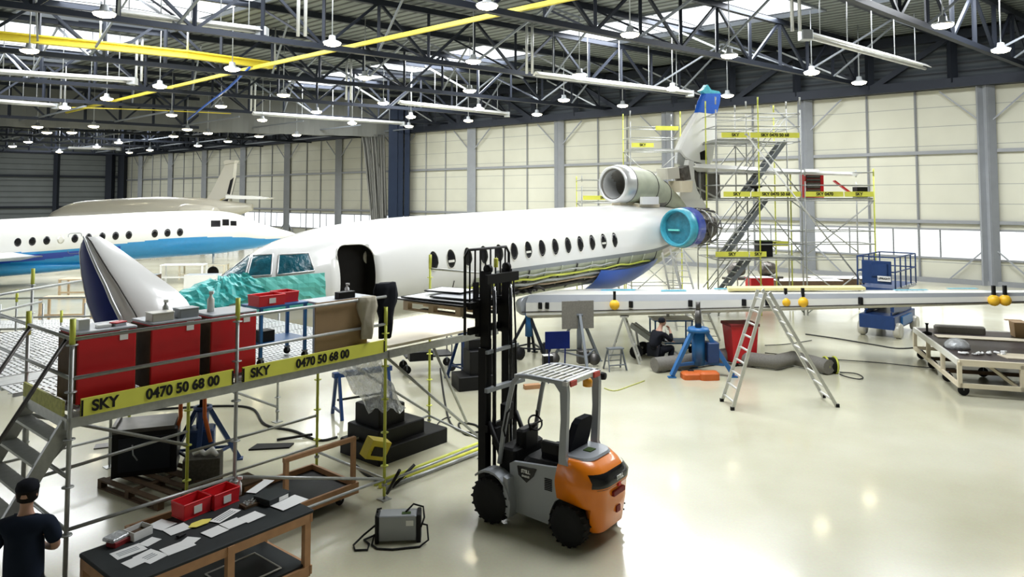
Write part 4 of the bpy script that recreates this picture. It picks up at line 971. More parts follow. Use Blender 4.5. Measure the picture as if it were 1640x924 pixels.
mb().box(-.03, .03, 0, 1.42, 2.1, 2.22).build('deck_beam', 'galv', sc); mb().box(6.92, 6.98, 0, 1.8, 2.12, 2.26).build('deck_beam', 'galv', sc)
for x0, x1, tx in ((.09, 1.84, .98), (1.97, 4.30, 3.0)):
    tb = mb().box(x0, x1, -.05, -.025, 2.225, 2.415).build('toe_board', 'toe_yellow', sc)
    for xe in (x0, x1-.02): mb().box(xe, xe+.02, -.055, -.02, 2.23, 2.40).build('board_end', 'black', tb)
    text('SKY', .165, (x0+.24, -.056, 2.317), (PI/2, 0, 0), 'tape_black', tb, sx=.95); text('0470 50 68 00', .165, (x0+1.12 if tx < 2 else x0+1.22, -.056, 2.317), (PI/2, 0, 0), 'tape_black', tb, sx=.92)
mb().box(-.05, -.025, .08, 1.36, 2.235, 2.395).build('toe_board', 'toe_dirty', sc)
# stair down at the left end
for y in (.12, 1.30):
    mb().bar((.02, y, 2.15), (-1.25, y, .02), .05, .14).build('stair_stringer', 'galv', sc)
    mb().tube((.0, y+.04, 3.05), (-1.3, y+.04, .95), .024).build('stair_handrail', 'steel_dark_metal', sc)
for k in range(9): f = (k+.5)/9; mb().box(-1.25*f-.09, -1.25*f+.09, .14, 1.28, 2.1*(1-f), 2.1*(1-f)+.03).build('stair_tread', 'galv', sc)
# bench structures behind at the left (their own scaffold)
s2 = thing('scaffold', 'second long low scaffold platform behind, under the wing of the blue-bellied jet', 'scaffold', P(-40, 315, 17).xy.to_3d(), .12)
for k in range(6):
    post(s2, k*1.0, 0, 2.4 if k % 2 else 1.9, 0, False, 'galv', True); post(s2, k*1.0, 1.2, 1.9, 0, False, 'galv', False)
for z in (2.2, 1.75, .5): rail(s2, (0, 0, z), (5, 0, z))
plank(s2, 0, 5, .05, .6, 1.5); plank(s2, 0, 5, .62, 1.2, 1.5); mb().box(0, 5, -.03, 0, 1.3, 1.42).build('deck_beam', 'wood_dark', s2)

# red tool cabinets on the deck
def red_cabinet(x, lab, w=.62):
    t = thing('tool_cabinet', lab, 'cabinet', sl(x, .13, 2.275), SR, 'red tool cabinets on the scaffold deck')
    mb().rbox(0, w, .0, .55, .04, .80, .015).build('body', 'red', t)
    mb().box(-.012, 0, .02, .55, .05, .78).box(w, w+.012, .02, .55, .05, .78).build('gap_shade', 'wood_dark', t)  # dark side strips paint the shade in the gaps between cabinets
    mb().rbox(-.01, w+.01, -.01, .56, .80, .825, .02).build('top_tray', 'lift_grey', t)
    mb().box(w*.7, w*.7+.09, -.008, -.002, .68, .79).build('paper_label', 'paper', t)
    for k in (0.08, w-.08):
        for y in (.08, .47): mb().lathe([(.0, -.012), (.03, -.015), (.03, .015), (0, .012)], (k, y, .03), 'Y', 10).build('caster', 'rubber', t)
red_cabinet(.10, 'red tool cabinet at the corner post end of the front platform'); red_cabinet(.89, 'middle red tool cabinet of the three on the platform', .60); red_cabinet(1.63, 'red tool cabinet nearest the cardboard sheet', .62)
# bits lying on the cabinets
def bottle(lab, loc, m='paper', h=.2, r=.035, nm='spray_bottle'):
    t = thing(nm, lab, 'bottle', loc)
    mb().lathe([(0, 0), (r, 0), (r, h*.6), (r*.4, h*.75), (r*.4, h*.85), (0, h*.85)], n=14).build('body', m, t); mb().box(-.02, .035, -.012, .012, h*.85, h).build('nozzle', 'paper', t)
bottle('tall grey spray bottle on the middle red cabinet', sl(1.17, .4, 3.102), 'galv', .22); bottle('clear spray bottle on the red cabinet near the yellow post collar', sl(1.78, .45, 3.102), 'cream_paint', .26, .045)
def plain_box(nm, lab, cat, loc, rz, dx, dy, dz, m, lid=None, grp=None):
    t = thing(nm, lab, cat, loc, rz, grp); mb().rbox(-dx/2, dx/2, -dy/2, dy/2, 0, dz, .01).build('body', m, t)
    if lid: mb().rbox(-dx/2-.005, dx/2+.005, -dy/2-.005, dy/2+.005, dz, dz+.012, .01).build('lid', lid, t)
    return t
plain_box('parts_box', 'beige metal parts box on the middle red cabinet', 'box', sl(1.05, .28, 3.102), SR, .26, .2, .09, 'beige_jet', 'cream_paint'); plain_box('parts_box', 'dark grey case on the middle red cabinet, right of the beige box', 'box', sl(1.38, .3, 3.102), SR, .24, .2, .1, 'grey_paint', 'lift_grey')
plain_box('film_roll_pack', 'silver wrapped pack on the corner end red cabinet', 'pack', sl(.2, .3, 3.102), SR, .12, .12, .12, 'alu', None)
for i, (x, lab) in enumerate(((.42, 'folded white cloth on the corner end red cabinet'), (.58, 'grey tool tray on the corner end red cabinet'))): plain_box('tool_tray', lab, 'tray', sl(x, .3, 3.102), SR+.3*i, .15, .1, .03, 'paper' if i == 0 else 'lift_grey', 'red' if i else None)

def crate(lab, loc, rz, dx, dy, dz, m='red_bright', grp=None, tg=True):
    t = thing('plastic_crate', lab, 'crate', loc, rz, grp)
    b_ = mb().box(-dx/2, dx/2, -dy/2, dy/2, 0, .01)
    for s_ in (-1, 1):
        b_.loft([[(-dx/2+.01, s_*(dy/2-.01)-.004, 0), (dx/2-.01, s_*(dy/2-.01)-.004, 0), (dx/2-.01, s_*(dy/2-.01)+.004, 0), (-dx/2+.01, s_*(dy/2-.01)+.004, 0)], [(-dx/2, s_*dy/2-.004, dz), (dx/2, s_*dy/2-.004, dz), (dx/2, s_*dy/2+.004, dz), (-dx/2, s_*dy/2+.004, dz)]])
        b_.loft([[(s_*(dx/2-.01)-.004, -dy/2+.01, 0), (s_*(dx/2-.01)+.004, -dy/2+.01, 0), (s_*(dx/2-.01)+.004, dy/2-.01, 0), (s_*(dx/2-.01)-.004, dy/2-.01, 0)], [(s_*dx/2-.004, -dy/2, dz), (s_*dx/2+.004, -dy/2, dz), (s_*dx/2+.004, dy/2, dz), (s_*dx/2-.004, dy/2, dz)]])
    b_.build('body', m, t); mb().path([(-dx/2, -dy/2, dz), (dx/2, -dy/2, dz), (dx/2, dy/2, dz), (-dx/2, dy/2, dz)], .01, 4, True).build('rim', m, t)
    if tg: mb().box(-.05, .05, -dy/2-.008, -dy/2-.003, dz*.25, dz*.75).build('label_card', 'paper', t)
    return t
tr = thing('trolley', 'blue steel trolley standing on the scaffold deck behind the rail', 'trolley', sl(2.45, .35, 2.28), SR)
for x in (0, .7):
    for y in (0, .45): mb().box(x-.02, x+.02, y-.02, y+.02, .1, .80).build('leg', 'jack_blue', tr); caster(tr, x, y, .05)
for z in (.28, .78): mb().box(-.03, .73, -.03, .48, z, z+.025).build('shelf', 'jack_blue', tr)
crate('wide red crate with white parts on the blue trolley', sl(2.62, .5, 3.087), SR, .4, .3, .14); crate('smaller red crate on the blue trolley, beside the wide one', sl(2.98, .62, 3.087), SR, .28, .3, .14, tg=False)
plain_box('black_case', 'small black case lying on the lower shelf of the blue trolley', 'case', sl(2.6, .5, 2.59), SR, .2, .2, .15, 'black')
tag(mb().box(0, .92, -.01, .01, 0, .80).build('cardboard_sheet', 'cardboard'), 'large brown cardboard sheet leaning behind the platform rail', 'cardboard', loc=sl(3.12, .06, 2.29), rz=SR)
def drape(nm, lab, m, loc, rz, w, h, taper=.7, n=14):
    L = []
    for j in range(9):
        f = j/8; row = []
        for k in range(n):
            a = 2*PI*k/n; ww = w/2*(.55+.45*math.sin(PI*min(1, f*1.3+.15)))*(1 if f < .7 else 1-(f-.7)*(1-taper)*2)
            row.append(Vector((ww*math.cos(a)+.025*math.sin(f*7+k*.7), .07*math.sin(a)*(1+.5*math.sin(k*2.1+f*5)), -h*f)))
        L.append(row)
    return tag(mb().loft(L, True, True, True).build(nm, m), lab, 'jacket', loc=loc, rz=rz)
drape('work_jacket', 'beige work jacket hung over the platform rail at the cardboard', 'beige_fabric', sl(3.98, -.02, 3.10), SR, .36, .62)
drape('work_jacket', 'black jacket hung on the rail end by the cabin door', 'black_fabric', sl(4.42, .08, 3.26), SR, .46, .85)
plain_box('black_boots', 'black bundle lying on the rail end near the cabin door', 'bundle', sl(3.85, .35, 3.06), SR, .3, .12, .1, 'black'); bottle('white bottle beside the black bundle near the cabin door', sl(4.0, .5, 3.06), 'paper', .2)
# side shelf that carries the bundle
tag(mb().box(-.5, .5, -.15, .3, -.03, 0).bar((-.45, 0, -.03), (-.45, 0, -.76), .04).bar((.45, 0, -.03), (.45, 0, -.76), .04).build('side_table', 'lift_grey'), 'narrow grey side table behind the cardboard sheet', 'table', loc=sl(3.8, .4, 3.06), rz=SR)

# ================================================================ THINGS UNDER THE SCAFFOLD
pl = pallet('pallet', 'dark oily pallet on the floor under the platform, carrying the black machine', (-6.55, 11.6, 0), -.55, 1.6, 1.1, 'wood_dark')
mc = thing('machine', 'black steel cabinet machine standing on the oily pallet', 'machine', (-6.35, 11.6, .145), .35)
mb().rbox(0, .95, 0, .7, 0, .68, .02).build('body', 'black', mc); mb().box(.0, .9, -.0, .72, .68, .74).box(0, .05, 0, .7, .74, .80).build('top_lip', 'steel_dark_metal', mc); mb().box(.1, .85, -.012, -.002, .08, .6).build('door', 'dark_steel', mc); mb().path([(.3, -.03, .5), (.32, -.05, .35), (.38, -.03, .25)], .012).build('handle', 'lift_grey', mc)
def tripod(nm, lab, loc, h, m, r=.6, col=.07, rz=0, foot=.5, extra=True, hz=None):
    t = thing(nm, lab, 'jack', loc, rz); hb = hz or h*.55
    mb().tube((0, 0, .15), (0, 0, hb), col, 14).build('cylinder', m, t); mb().tube((0, 0, hb), (0, 0, h), col*.55, 12).build('ram', 'black', t)
    mb().lathe([(0, 0), (col*1.5, 0), (col*1.5, .06), (0, .06)], (0, 0, hb-.06), 'Z', 12).build('head_plate', m, t)
    for k in range(3):
        a = 2*PI*k/3+.5; d = Vector((math.cos(a), math.sin(a), 0)); lg = mb().bar(d*col+Vector((0, 0, hb-.04)), d*r+Vector((0, 0, .03)), .07, .07).build('leg', m, t)
        mb().box(d.x*r-.07, d.x*r+.07, d.y*r-.07, d.y*r+.07, 0, .025).build('foot', m, lg)
        if extra: mb().bar(d*(r*.75)+Vector((0, 0, hb*.25)), Vector((math.cos(a+2*PI/3), math.sin(a+2*PI/3), 0))*(r*.75)+Vector((0, 0, hb*.25)), .04).build('leg_tie', m, t)
    return t
j_ = tripod('tripod_jack', 'blue tripod jack with orange straps below the yellow boards', (-5.25, 12.4, 0), 2.15, 'blue_paint', .65, .10, .3, hz=1.05)
mb().rbox(-.2, .2, -.2, .2, .2, .7, .05).build('pump_unit', 'blue_paint', j_)
for x, lab in ((-.28, 'orange strap hanging at the far side of the blue tripod jack'), (.12, 'orange strap over the ram of the blue tripod jack')):
    tag(mb().path([(0, 0, 2.1), (-.04, .0, 1.5), (-.02, -.02, .95), (.1 if x > 0 else -.12, -.05, .55)], .035, 5).build('ratchet_strap', 'orange_strap'), lab, 'strap', loc=(-5.2+x, 12.15, 0))
plain_box('concrete_block', 'dark concrete ballast block in front of the blue tripod jack', 'block', (-4.95, 11.75, 0), .25, .55, .4, .46, 'concrete')
tag(mb().path([(-.2, 0, .02), (-.1, .05, .07), (0, 0, .03), (.1, .03, .08), (.2, -.02, .02)], [.03, .05, .04, .06, .03], 7).build('rag', 'paper'), 'crumpled white rag on the concrete ballast block', 'rag', loc=(-4.9, 11.7, .47))
tag(mb().loft([[(0, 0, .0), (.7, .12, .0), (.72, .35, .0), (.05, .3, .0)], [(0, 0, .03), (.7, .12, .03), (.72, .35, .03), (.05, .3, .03)]]).bar((.35, .5, .03), (.95, .75, .05), .04).build('rubber_mat', 'black'), 'black rubber mat and bar on the floor behind the platform post', 'mat', loc=G(398, 722))
for i, (x, lab) in enumerate(((0, 'dark plate lying on the floor by the black machine'), )): tag(mb().box(0, .5, 0, .25, 0, .02).build('steel_plate', 'steel_dark_metal'), lab, 'plate', loc=G(150, 720), rz=.4)
st = thing('step_block', 'black stepped block of three tiers under the plywood deck', 'steps', G(607, 748), SR)
for k, (x0, x1, y0, y1, z0, z1) in enumerate(((0, 1.65, 0, 1.1, 0, .27), (.12, 1.2, .15, 1.05, .27, .52), (.25, .85, .3, 1.0, .52, .86))): mb().rbox(x0, x1, y0, y1, z0, z1, .03).build('tier', 'black', st)
yc = thing('yellow_case', 'yellow hydraulic case tilted on the black stepped block', 'case', sl(4.02, .55, .33)+Vector((0, .0, 0)), SR)
for nm, m_, bx in (('body', 'yellow_case', (0, .42, 0, .18, 0, .32)), ('recess', 'black', (.08, .34, -.012, 0, .07, .22))):
    o = mb().box(*bx).build(nm, m_, yc)
yc.rotation_euler = (0.25, .35, SR)
yc.location = G(585, 735, .28)
bs = thing('trestle', 'blue and black trestle stand behind the clear plastic sheet', 'trestle', G(540, 668), SR-.3)
for x in (0, 1.1):
    for s_ in (-1, 1): mb().bar((x, s_*.3, 0), (x, s_*.08, .85), .06).build('leg', 'blue_paint', bs)
    mb().bar((x, -.25, .15), (x, .25, .15), .04).build('tie', 'blue_paint', bs)
mb().bar((-.1, 0, .87), (1.2, 0, .87), .14, .1).build('top_beam', 'blue_paint', bs); mb().bar((0, 0, .35), (1.1, 0, .35), .04).build('stretcher', 'black', bs)
L = []
for j in range(15):
    f = j/14; row = []
    for k in range(13):
        g_ = k/12; x = 538+8*math.sin(f*2)+ (70-10*f)*g_ + 45*f**1.4; y = 582+f*76-12*g_*(1-f)+5*math.sin(k*1.3+j)
        p_ = P(x, y, 12.6+.16*math.sin(k*1.9+j*.8)+.10*math.sin(j*1.7)+random.uniform(-.05, .05)); row.append(p_)
    L.append(row)
tag(mb().loft(L, False, False, False).build('plastic_sheet', 'clear_film'), 'crumpled clear plastic sheet draped from the deck onto the black steps', 'plastic sheet')
for k, (a, b, m_, lab) in enumerate((((600, 775), (772, 708), 'yellowgreen', 'yellow-green scaffold tube lying on the floor, farthest of three'), ((608, 779), (772, 716), 'toe_yellow', 'bright yellow scaffold tube lying on the floor, middle of three'), ((618, 782), (774, 722), 'galv', 'grey scaffold tube lying on the floor, nearest of three'))):
    tag(mb().tube(G(*a, .03), G(*b, .03), .035, 8).build('scaffold_tube', m_), lab, 'tube', 'loose scaffold tubes on the floor')
tag(mb().tube(G(620, 790, .04), G(640, 753, .5), .025).tube(G(628, 780, .04), G(664, 744, .3), .025).build('pole_hook', 'black'), 'black crossed poles at the foot of the yellow-green post', 'poles')

# wooden cart
wc = thing('wooden_cart', 'low wooden cart with dark tray and upright timber end frame', 'cart', sl(2.8, .25), SR)
W1 = 1.2
mb().box(-1.6, W1, .0, 1.1, .16, .22).build('tray_floor', 'black', wc)
for x0, x1, y0, y1 in ((-1.6, W1, -.04, 0), (-1.6, W1, 1.1, 1.14), (-1.64, -1.6, -.04, 1.14), (W1, W1+.04, -.04, 1.14)): mb().box(x0, x1, y0, y1, .14, .30).build('side_rail', 'wood_orange', wc)
for x in (.02, W1-.03): mb().box(x-.03, x+.03, -.02, .04, .28, .95).build('upright', 'wood_orange', wc)
mb().box(-.02, W1, -.02, .04, .92, .98).build('top_rail', 'wood_orange', wc); mb().box(-.5, -.1, .4, .8, .6, .63).bar((-.3, .6, .2), (-.3, .6, .6), .05).build('side_shelf', 'wood_dark', wc)
for x in (-1.4, W1-.2):
    for y in (.1, 1.0): caster(wc, x, y, .07)

# ================================================================ WORK TABLE in the foreground
TO = Vector((-3.72, 7.04, 0)); TR_ = math.atan2(.777, .629)
wt = thing('work_table', 'black-topped timber work table with papers in the lower left foreground', 'table', TO, TR_)
mb().rbox(0, 2.18, 0, 1.02, .86, .895, .02).build('tabletop', 'table_black', wt)
for x, y in ((.04, .04), (1.12, .02), (2.10, .04), (.04, .94), (2.10, .94)): mb().box(x-.04, x+.04, y-.035, y+.035, .14, .86).build('leg', 'wood_orange', wt)
for y in (.02, .96): mb().box(.04, 2.14, y-.02, y+.02, .76, .86).build('apron', 'wood_orange', wt); mb().box(.04, 2.14, y-.02, y+.02, .16, .26).build('lower_rail', 'wood_orange', wt)
for x in (.02, 2.14): mb().box(x-.02, x+.02, 0, .98, .76, .86).build('apron', 'wood_orange', wt); mb().box(x-.02, x+.02, 0, .98, .16, .26).build('lower_rail', 'wood_orange', wt)
mb().box(.06, 2.1, .04, .94, .26, .285).build('shelf', 'table_black', wt)
for x, y in ((.1, .1), (2.08, .1), (.1, .9), (2.08, .9)): caster(wt, x, y, .07, 'lift_grey')
pf = thing('framed_board', 'thin framed black board on the lower shelf of the work table', 'board', TO+Vector((.629, .777, 0))*1.22+Vector((-.777, .629, 0))*.15+Vector((0, 0, .300)), TR_)
mb().box(0, .62, 0, .55, -.012, .0).build('board', 'black', pf); mb().path([(0, 0, 0), (.62, 0, 0), (.62, .55, 0), (0, .55, 0)], .014, 4, True).build('frame', 'beige_jet', pf)
hT = .8965
papers = [((206, 883), .30, .2, .0, 'printed sheet at the near left corner of the table'), ((241, 891), .21, .28, .2, 'blank sheet next to the printed one at the near edge'), ((214, 901), .16, .18, .1, 'small sheet lying at the near left edge'),
          ((240, 868), .18, .14, .3, 'small sheet in front of the open white box'), ((285, 877), .30, .2, .0, 'sheet at the middle of the near edge'), ((302, 868), .2, .16, .5, 'sheet half under the one at the near edge middle'), ((259, 841), .2, .25, .25, 'sheet behind the open white box'), ((284, 848), .24, .2, .0, 'sheet overlapping the one behind the white box'),
          ((344, 852), .22, .2, .1, 'sheet in front of the yellow card'), ((373, 839), .22, .2, .05, 'sheet right of the one facing the yellow card'), ((403, 829), .24, .2, .1, 'sheet in front of the metal tray'), ((361, 827), .36, .14, .35, 'printed strip in front of the second red crate'),
          ((463, 806), .38, .25, .1, 'large sheet at the right end of the table'), ((417, 780), .42, .14, .45, 'long white sheet under the black binder')]
for i, (c_, a, b, r_, lab) in enumerate(papers):
    o = mb().box(-a/2, a/2, -b/2, b/2, 0, .002).build('paper_sheet', 'paper'); tag(o, lab, 'paper', 'papers on the work table', loc=G(*c_, hT)+Vector((0, 0, .0008*i)), rz=TR_+r_)
    if 'printed' in lab:
        q = mb()
        for k in range(3): q.box(-a/2+.04, a/2-.05, -.04+k*.035, -.025+k*.035, .002, .0028)
        q.build('print_lines', 'grey_paint', o)
tag(mb().prism([(-.14, 0), (-.07, .07), (.06, .075), (.14, .01), (.06, -.06), (-.08, -.06)], 0, .004, 'XY').build('yellow_card', 'paper_yellow'), 'yellow card lying before the red crates', 'card', loc=G(321, 838, hT+.012), rz=TR_)
crate('red crate with white papers inside, nearer of the two on the work table', G(306, 822, hT), TR_+.1, .34, .26, .17, grp='red crates on the work table'); crate('red crate nearer the binder, second of the two on the work table', G(353, 806, hT), TR_+.1, .34, .26, .17, grp='red crates on the work table')
tag(mb().loft([[(-.1, -.07, 0), (.1, -.07, .0), (.1, .07, .02), (-.1, .07, .03)], [(-.1, -.07, .004), (.1, -.07, .004), (.1, .07, .024), (-.1, .07, .034)]]).build('paper_bundle', 'paper'), 'white papers inside the nearer red crate', 'paper', loc=G(304, 816, hT+.07), rz=TR_)
wb = thing('open_box', 'open white cardboard box on the work table', 'box', G(221, 858, hT), TR_+.2)
bb = mb().box(-.11, .11, -.09, .09, 0, .004)
for s_ in (-1, 1): bb.box(-.11, .11, s_*.09-.003, s_*.09+.003, 0, .09).box(s_*.11-.003, s_*.11+.003, -.09, .09, 0, .09)
bb.build('body', 'paper', wb); mb().box(-.1, .1, -.08, .08, .01, .04).build('contents', 'wood_dark', wb)
pk = thing('blister_pack', 'clear packet on a dark red box at the left end of the work table', 'packet', G(190, 870, hT), TR_+.3)
mb().rbox(-.1, .1, -.07, .07, 0, .05, .01).build('box', 'dark_red', pk); mb().rbox(-.11, .1, -.05, .12, .05, .085, .02).build('clear_cover', 'clear_film', pk)
bd = thing('ring_binder', 'black ring binder lying closed at the right part of the work table', 'binder', G(436, 800, hT+.004), TR_+.15)
mb().rbox(-.17, .17, -.14, .14, 0, .075, .01).build('cover', 'table_black', bd); mb().box(-.02, .12, -.146, -.142, .015, .06).build('spine_label', 'paper', bd)
tyy = thing('metal_tray', 'small tray of metal bits between the crate and the binder', 'tray', G(404, 808, hT), TR_)
mb().box(-.13, .13, -.07, .07, 0, .03).build('tray', 'wood_dark', tyy); bt = mb()
for k in range(30): x, y = random.uniform(-.11, .11), random.uniform(-.055, .055); bt.box(x, x+.025, y, y+.015, .03, .03+random.uniform(.008, .02))
bt.build('bits', 'galv', tyy)
bottle('white spray bottle beside the platform post on the work table', G(383, 792, hT), 'paper', .22, .03)
plain_box('pen_case', 'black glasses case in the middle of the work table', 'case', G(290, 858, hT+.012), TR_+.2, .1, .05, .02, 'black')

# welder
wd = thing('welding_machine', 'grey portable welding machine with coiled cables on the open floor', 'welder', G(606, 871), .08)
mb().rbox(0, .50, 0, .24, .03, .35, .02).build('case', 'lift_grey', wd)
for x0, x1 in ((-.05, .0), (.50, .56)): mb().rbox(x0, x1, -.01, .25, .0, .36, .02).build('end_frame', 'black', wd)
mb().box(.36, .46, -.006, .0, .22, .29).build('rating_plate', 'paper', wd); mb().box(.3, .42, .05, .12, .35, .356).build('top_sticker', 'green_bag', wd); mb().path([(-.03, .12, .36), (-.03, .12, .40), (.03, .12, .41)], .012).build('handle', 'black', wd)
text('MIG 250', .05, (.2, -.005, .24), (PI/2, 0, 0), 'grey_steel', wd) if False else None
mb().path([(-.05, .1, .2), (-.2, .05, .1), (-.32, -.05, .02), (-.28, -.18, .015), (-.12, -.18, .015), (-.12, -.02, .015), (-.2, .1, .015), (-.08, .2, .02), (-.03, .1, .1)], .013, 6).build('cable', 'rubber', wd)
mb().path([(.55, .1, .2), (.64, .05, .2), (.66, -.05, .05), (.55, -.15, .015), (.2, -.2, .015), (0, -.16, .015), (-.08, -.05, .015), (-.06, .05, .1)], .013, 6).build('cable', 'rubber', wd)
mb().path([(.35, .1, .36), (.45, .2, .42), (.58, .2, .38), (.6, .1, .28), (.56, .0, .2)], .013, 6).build('cable', 'rubber', wd)

# floor hoses and cables
def cable(lab, pix, m='hose_dark', r=.02, h=.02, cat='cable', nm='floor_cable'):
    pts = [G(x, y, h) for x, y in pix]; out = []
    for i in range(len(pts)-1):
        p0, p1, p2, p3 = pts[max(i-1, 0)], pts[i], pts[i+1], pts[min(i+2, len(pts)-1)]
        for k in range(6):
            t = k/6; out.append(.5*((2*p1)+(p2-p0)*t+(2*p0-5*p1+4*p2-p3)*t*t+(3*p1-p0-3*p2+p3)*t**3))
    out.append(pts[-1]); return tag(mb().path(out, r, 6).build(nm, m), lab, cat)
cable('black hose snaking on the floor from the tripod jack to the step block', [(150, 665), (260, 655), (360, 650), (405, 655), (425, 680), (470, 690), (510, 705), (540, 700)], r=.025)
cable('thin black cable looped by the foot of the forklift mast', [(705, 590), (712, 640), (722, 678), (745, 692), (770, 690), (760, 680), (735, 678), (745, 695), (775, 697)])
cable('thin cable running along the floor behind the scissor lift to the timber cart', [(1290, 535), (1340, 542), (1400, 552), (1440, 558), (1480, 555)])
cable('very thin cable crossing the floor between stepladder and timber cart', [(1225, 565), (1300, 573), (1400, 580), (1480, 588), (1530, 590)], r=.012)
cable('cable coil by the black fan end of the suction hose', [(1345, 596), (1370, 598), (1382, 604), (1375, 607), (1355, 603), (1345, 599)], r=.014)
cable('hazard tape strip stuck on the floor beside the forklift roof', [(968, 622), (985, 626), (1010, 618), (1032, 610)], 'toe_dirty', .02, .005, 'tape', 'floor_tape')
cable('dark hose pair on the floor in front of the stepped block', [(570, 745), (590, 762), (620, 772), (650, 765)], r=.022)
cable('loose cable on the floor under the plywood deck by the post base', [(694, 700), (700, 680), (712, 670), (722, 668)], r=.012)
cable('pale cable on the floor under the wing beyond the stepladder', [(1225, 553), (1260, 551), (1300, 545)], r=.012)
tag(mb().path([G(1048, 584, .2), G(1100, 578, .2), G(1140, 572, .2), G(1165, 568, .2), G(1200, 575, .2), G(1240, 580, .2), G(1270, 573, .2), G(1300, 580, .2), G(1328, 588, .2)], .19, 12).build('suction_hose', 'hose_grey'), 'thick grey suction hose lying on the floor under the wing', 'hose')
fa = thing('hose_fan', 'black fan unit with yellow rings at the end of the suction hose', 'fan', G(1330, 597), 0)
mb().lathe([(0, -.15), (.2, -.15), (.2, .15), (0, .15)], (0, 0, .2), 'X', 18).build('body', 'black', fa)
for x in (-.12, .12): mb().lathe([(.2, -.02), (.23, -.02), (.23, .02), (.2, .02)], (x, 0, .2), 'X', 18).build('ring', 'yellowgreen', fa)

# ================================================================ LADDERS
def ladder_leg(parent, a0, a1, b0, b1, n, m='ladder_alu', w=.05):
    mb().bar(a0, a1, w*.6, w*1.4).build('stile', m, parent); mb().bar(b0, b1, w*.6, w*1.4).build('stile', m, parent)
    a0, a1, b0, b1 = map(Vector, (a0, a1, b0, b1))
    for k in range(n): f = (k+.6)/(n+.2); mb().bar(a0.lerp(a1, f), b0.lerp(b1, f), .05, .025).build('rung', m, parent)
c0 = G(1158, 645)
sl_ = thing('stepladder', 'big aluminium double stepladder standing open in front of the wing', 'ladder', (c0.x, c0.y, 0), 0)
top1 = P(1226, 468, 15.55); top2 = P(1244, 466, 15.95)
def lc(v): return Vector(v)-Vector((c0.x, c0.y, 0))
A1, A2 = lc(G(1173, 657, .0)), lc(G(1156, 643, .0)); B1, B2 = lc(G(1341, 652, .0)), lc(G(1319, 637, .0))
t1, t2 = lc(top1), lc(top2)
ladder_leg(sl_, A1, t1, A2, t1+(A2-A1)*.62, 9); ladder_leg(sl_, B1, t1+Vector((.08, 0, 0)), B2, t1+(B2-B1)*.62+Vector((.08, 0, 0)), 9)
for v in (A1, A2, B1, B2): mb().box(v.x-.04, v.x+.04, v.y-.03, v.y+.03, 0, .07).build('foot', 'black', sl_)
def lean_ladder(lab, p0, p1, w, n, grp=None, m='ladder_alu', wv=(1, -.3, 0)):
    t = thing('ladder', lab, 'ladder', p0, 0, grp); v = Vector(p1)-Vector(p0); s_ = Vector(wv).normalized()*w/2
    ladder_leg(t, -s_, v-s_, s_, v+s_, n, m, .045); return t
lean_ladder('aluminium ladder leaning up to the port engine, nearer the tail', G(1122, 543), P(1083, 398, 24.5), .42, 14); lean_ladder('aluminium ladder leaning up to the port engine, nearer the nose', G(1094, 530), P(1070, 405, 24.6), .4, 10)
lean_ladder('short wide ladder leaning under the wing behind the blue jack', G(1140, 545), P(1108, 470, 23.0), .5, 6)
def small_steps(lab, loc, h, w, rz, n=3, m='alu'):
    t = thing('step_stool', lab, 'steps', loc, rz)
    ladder_leg(t, (-w/2, -h*.35, 0), (-w/2*.8, 0, h), (w/2, -h*.35, 0), (w/2*.8, 0, h), n, m, .04)
    for s_ in (-1, 1): mb().bar((s_*w/2, h*.35, 0), (s_*w/2*.8, .02, h), .035).build('rear_leg', m, t)
    mb().box(-w/2*.85, w/2*.85, -.12, .1, h, h+.03).build('top_step', m, t); mb().bar((-w/2, h*.2, h*.4), (w/2, h*.2, h*.4), .02).build('tie', m, t)
small_steps('small two-step stool on the floor under the wing', G(985, 592), .55, .5, .3, 2, 'grey_steel'); small_steps('taller alu stepladder beside the crouching person', G(1005, 586)+Vector((0, .5, 0)), 1.25, .45, 1.3, 4, 'ladder_alu')

# ================================================================ UNDER THE WING
bj = thing('wing_jack', 'large bright blue tripod jack under the wing', 'jack', (4.85, 18.9, 0), 0)
mb().tube((0, 0, .25), (0, 0, 1.15), .17, 18).build('cylinder', 'jack_blue', bj); mb().lathe([(0, 0), (.3, 0), (.26, .1), (0, .1)], (0, 0, 1.1), 'Z', 16).build('head_plate', 'jack_blue', bj)
mb().tube((0, 0, 1.15), (0, 0, 1.65), .085, 12).tube((0, 0, 1.6), (0, 0, 1.86), .06, 12).build('ram', 'steel_dark_metal', bj)
for k, (x, y) in enumerate(((-.78, -.35), (.80, -.30), (.05, .75))):
    lg = mb().bar((x*.2, y*.2, 1.15), (x, y, .05), .10, .10).build('leg', 'jack_blue', bj); mb().box(x-.1, x+.1, y-.08, y+.08, 0, .03).build('foot', 'jack_blue', lg)
    mb().bar((x*.75, y*.75, .3), (0, 0, .3), .07).build('leg_tie', 'jack_blue', bj)
mb().rbox(.18, .48, -.25, .12, .35, .85, .04).build('pump_unit', 'blue_paint', bj); mb().lathe([(0, -.03), (.1, -.04), (.1, .04), (0, .03)], (-.28, -.3, .1), 'Y', 14).build('caster', 'rubber', bj)
ob = thing('tool_bag', 'orange-brown bag lying at the foot of the bright blue jack', 'bag', G(1122, 607), .1)
mb().rbox(-.45, .2, -.1, .3, 0, .16, .08).rbox(-.05, .45, -.2, .1, 0, .2, .09).build('body', 'orange_strap', ob)
t = tripod('tripod_stand', 'grey tripod stand behind the forklift roof, under the leading edge', G(928, 585), 1.75, 'grey_steel', .8, .07, .2, hz=1.4)
mb().box(-.5, .4, -.05, -.02, 1.0, 1.75).build('sign_panel', 'hose_grey', t)
for x, y in ((-.7, .1), (.35, -.2)): mb().lathe([(0, -.05), (.16, -.06), (.16, .06), (0, .05)], (x, y, .2), 'Y', 14).build('wheel', 'steel_dark_metal', t)
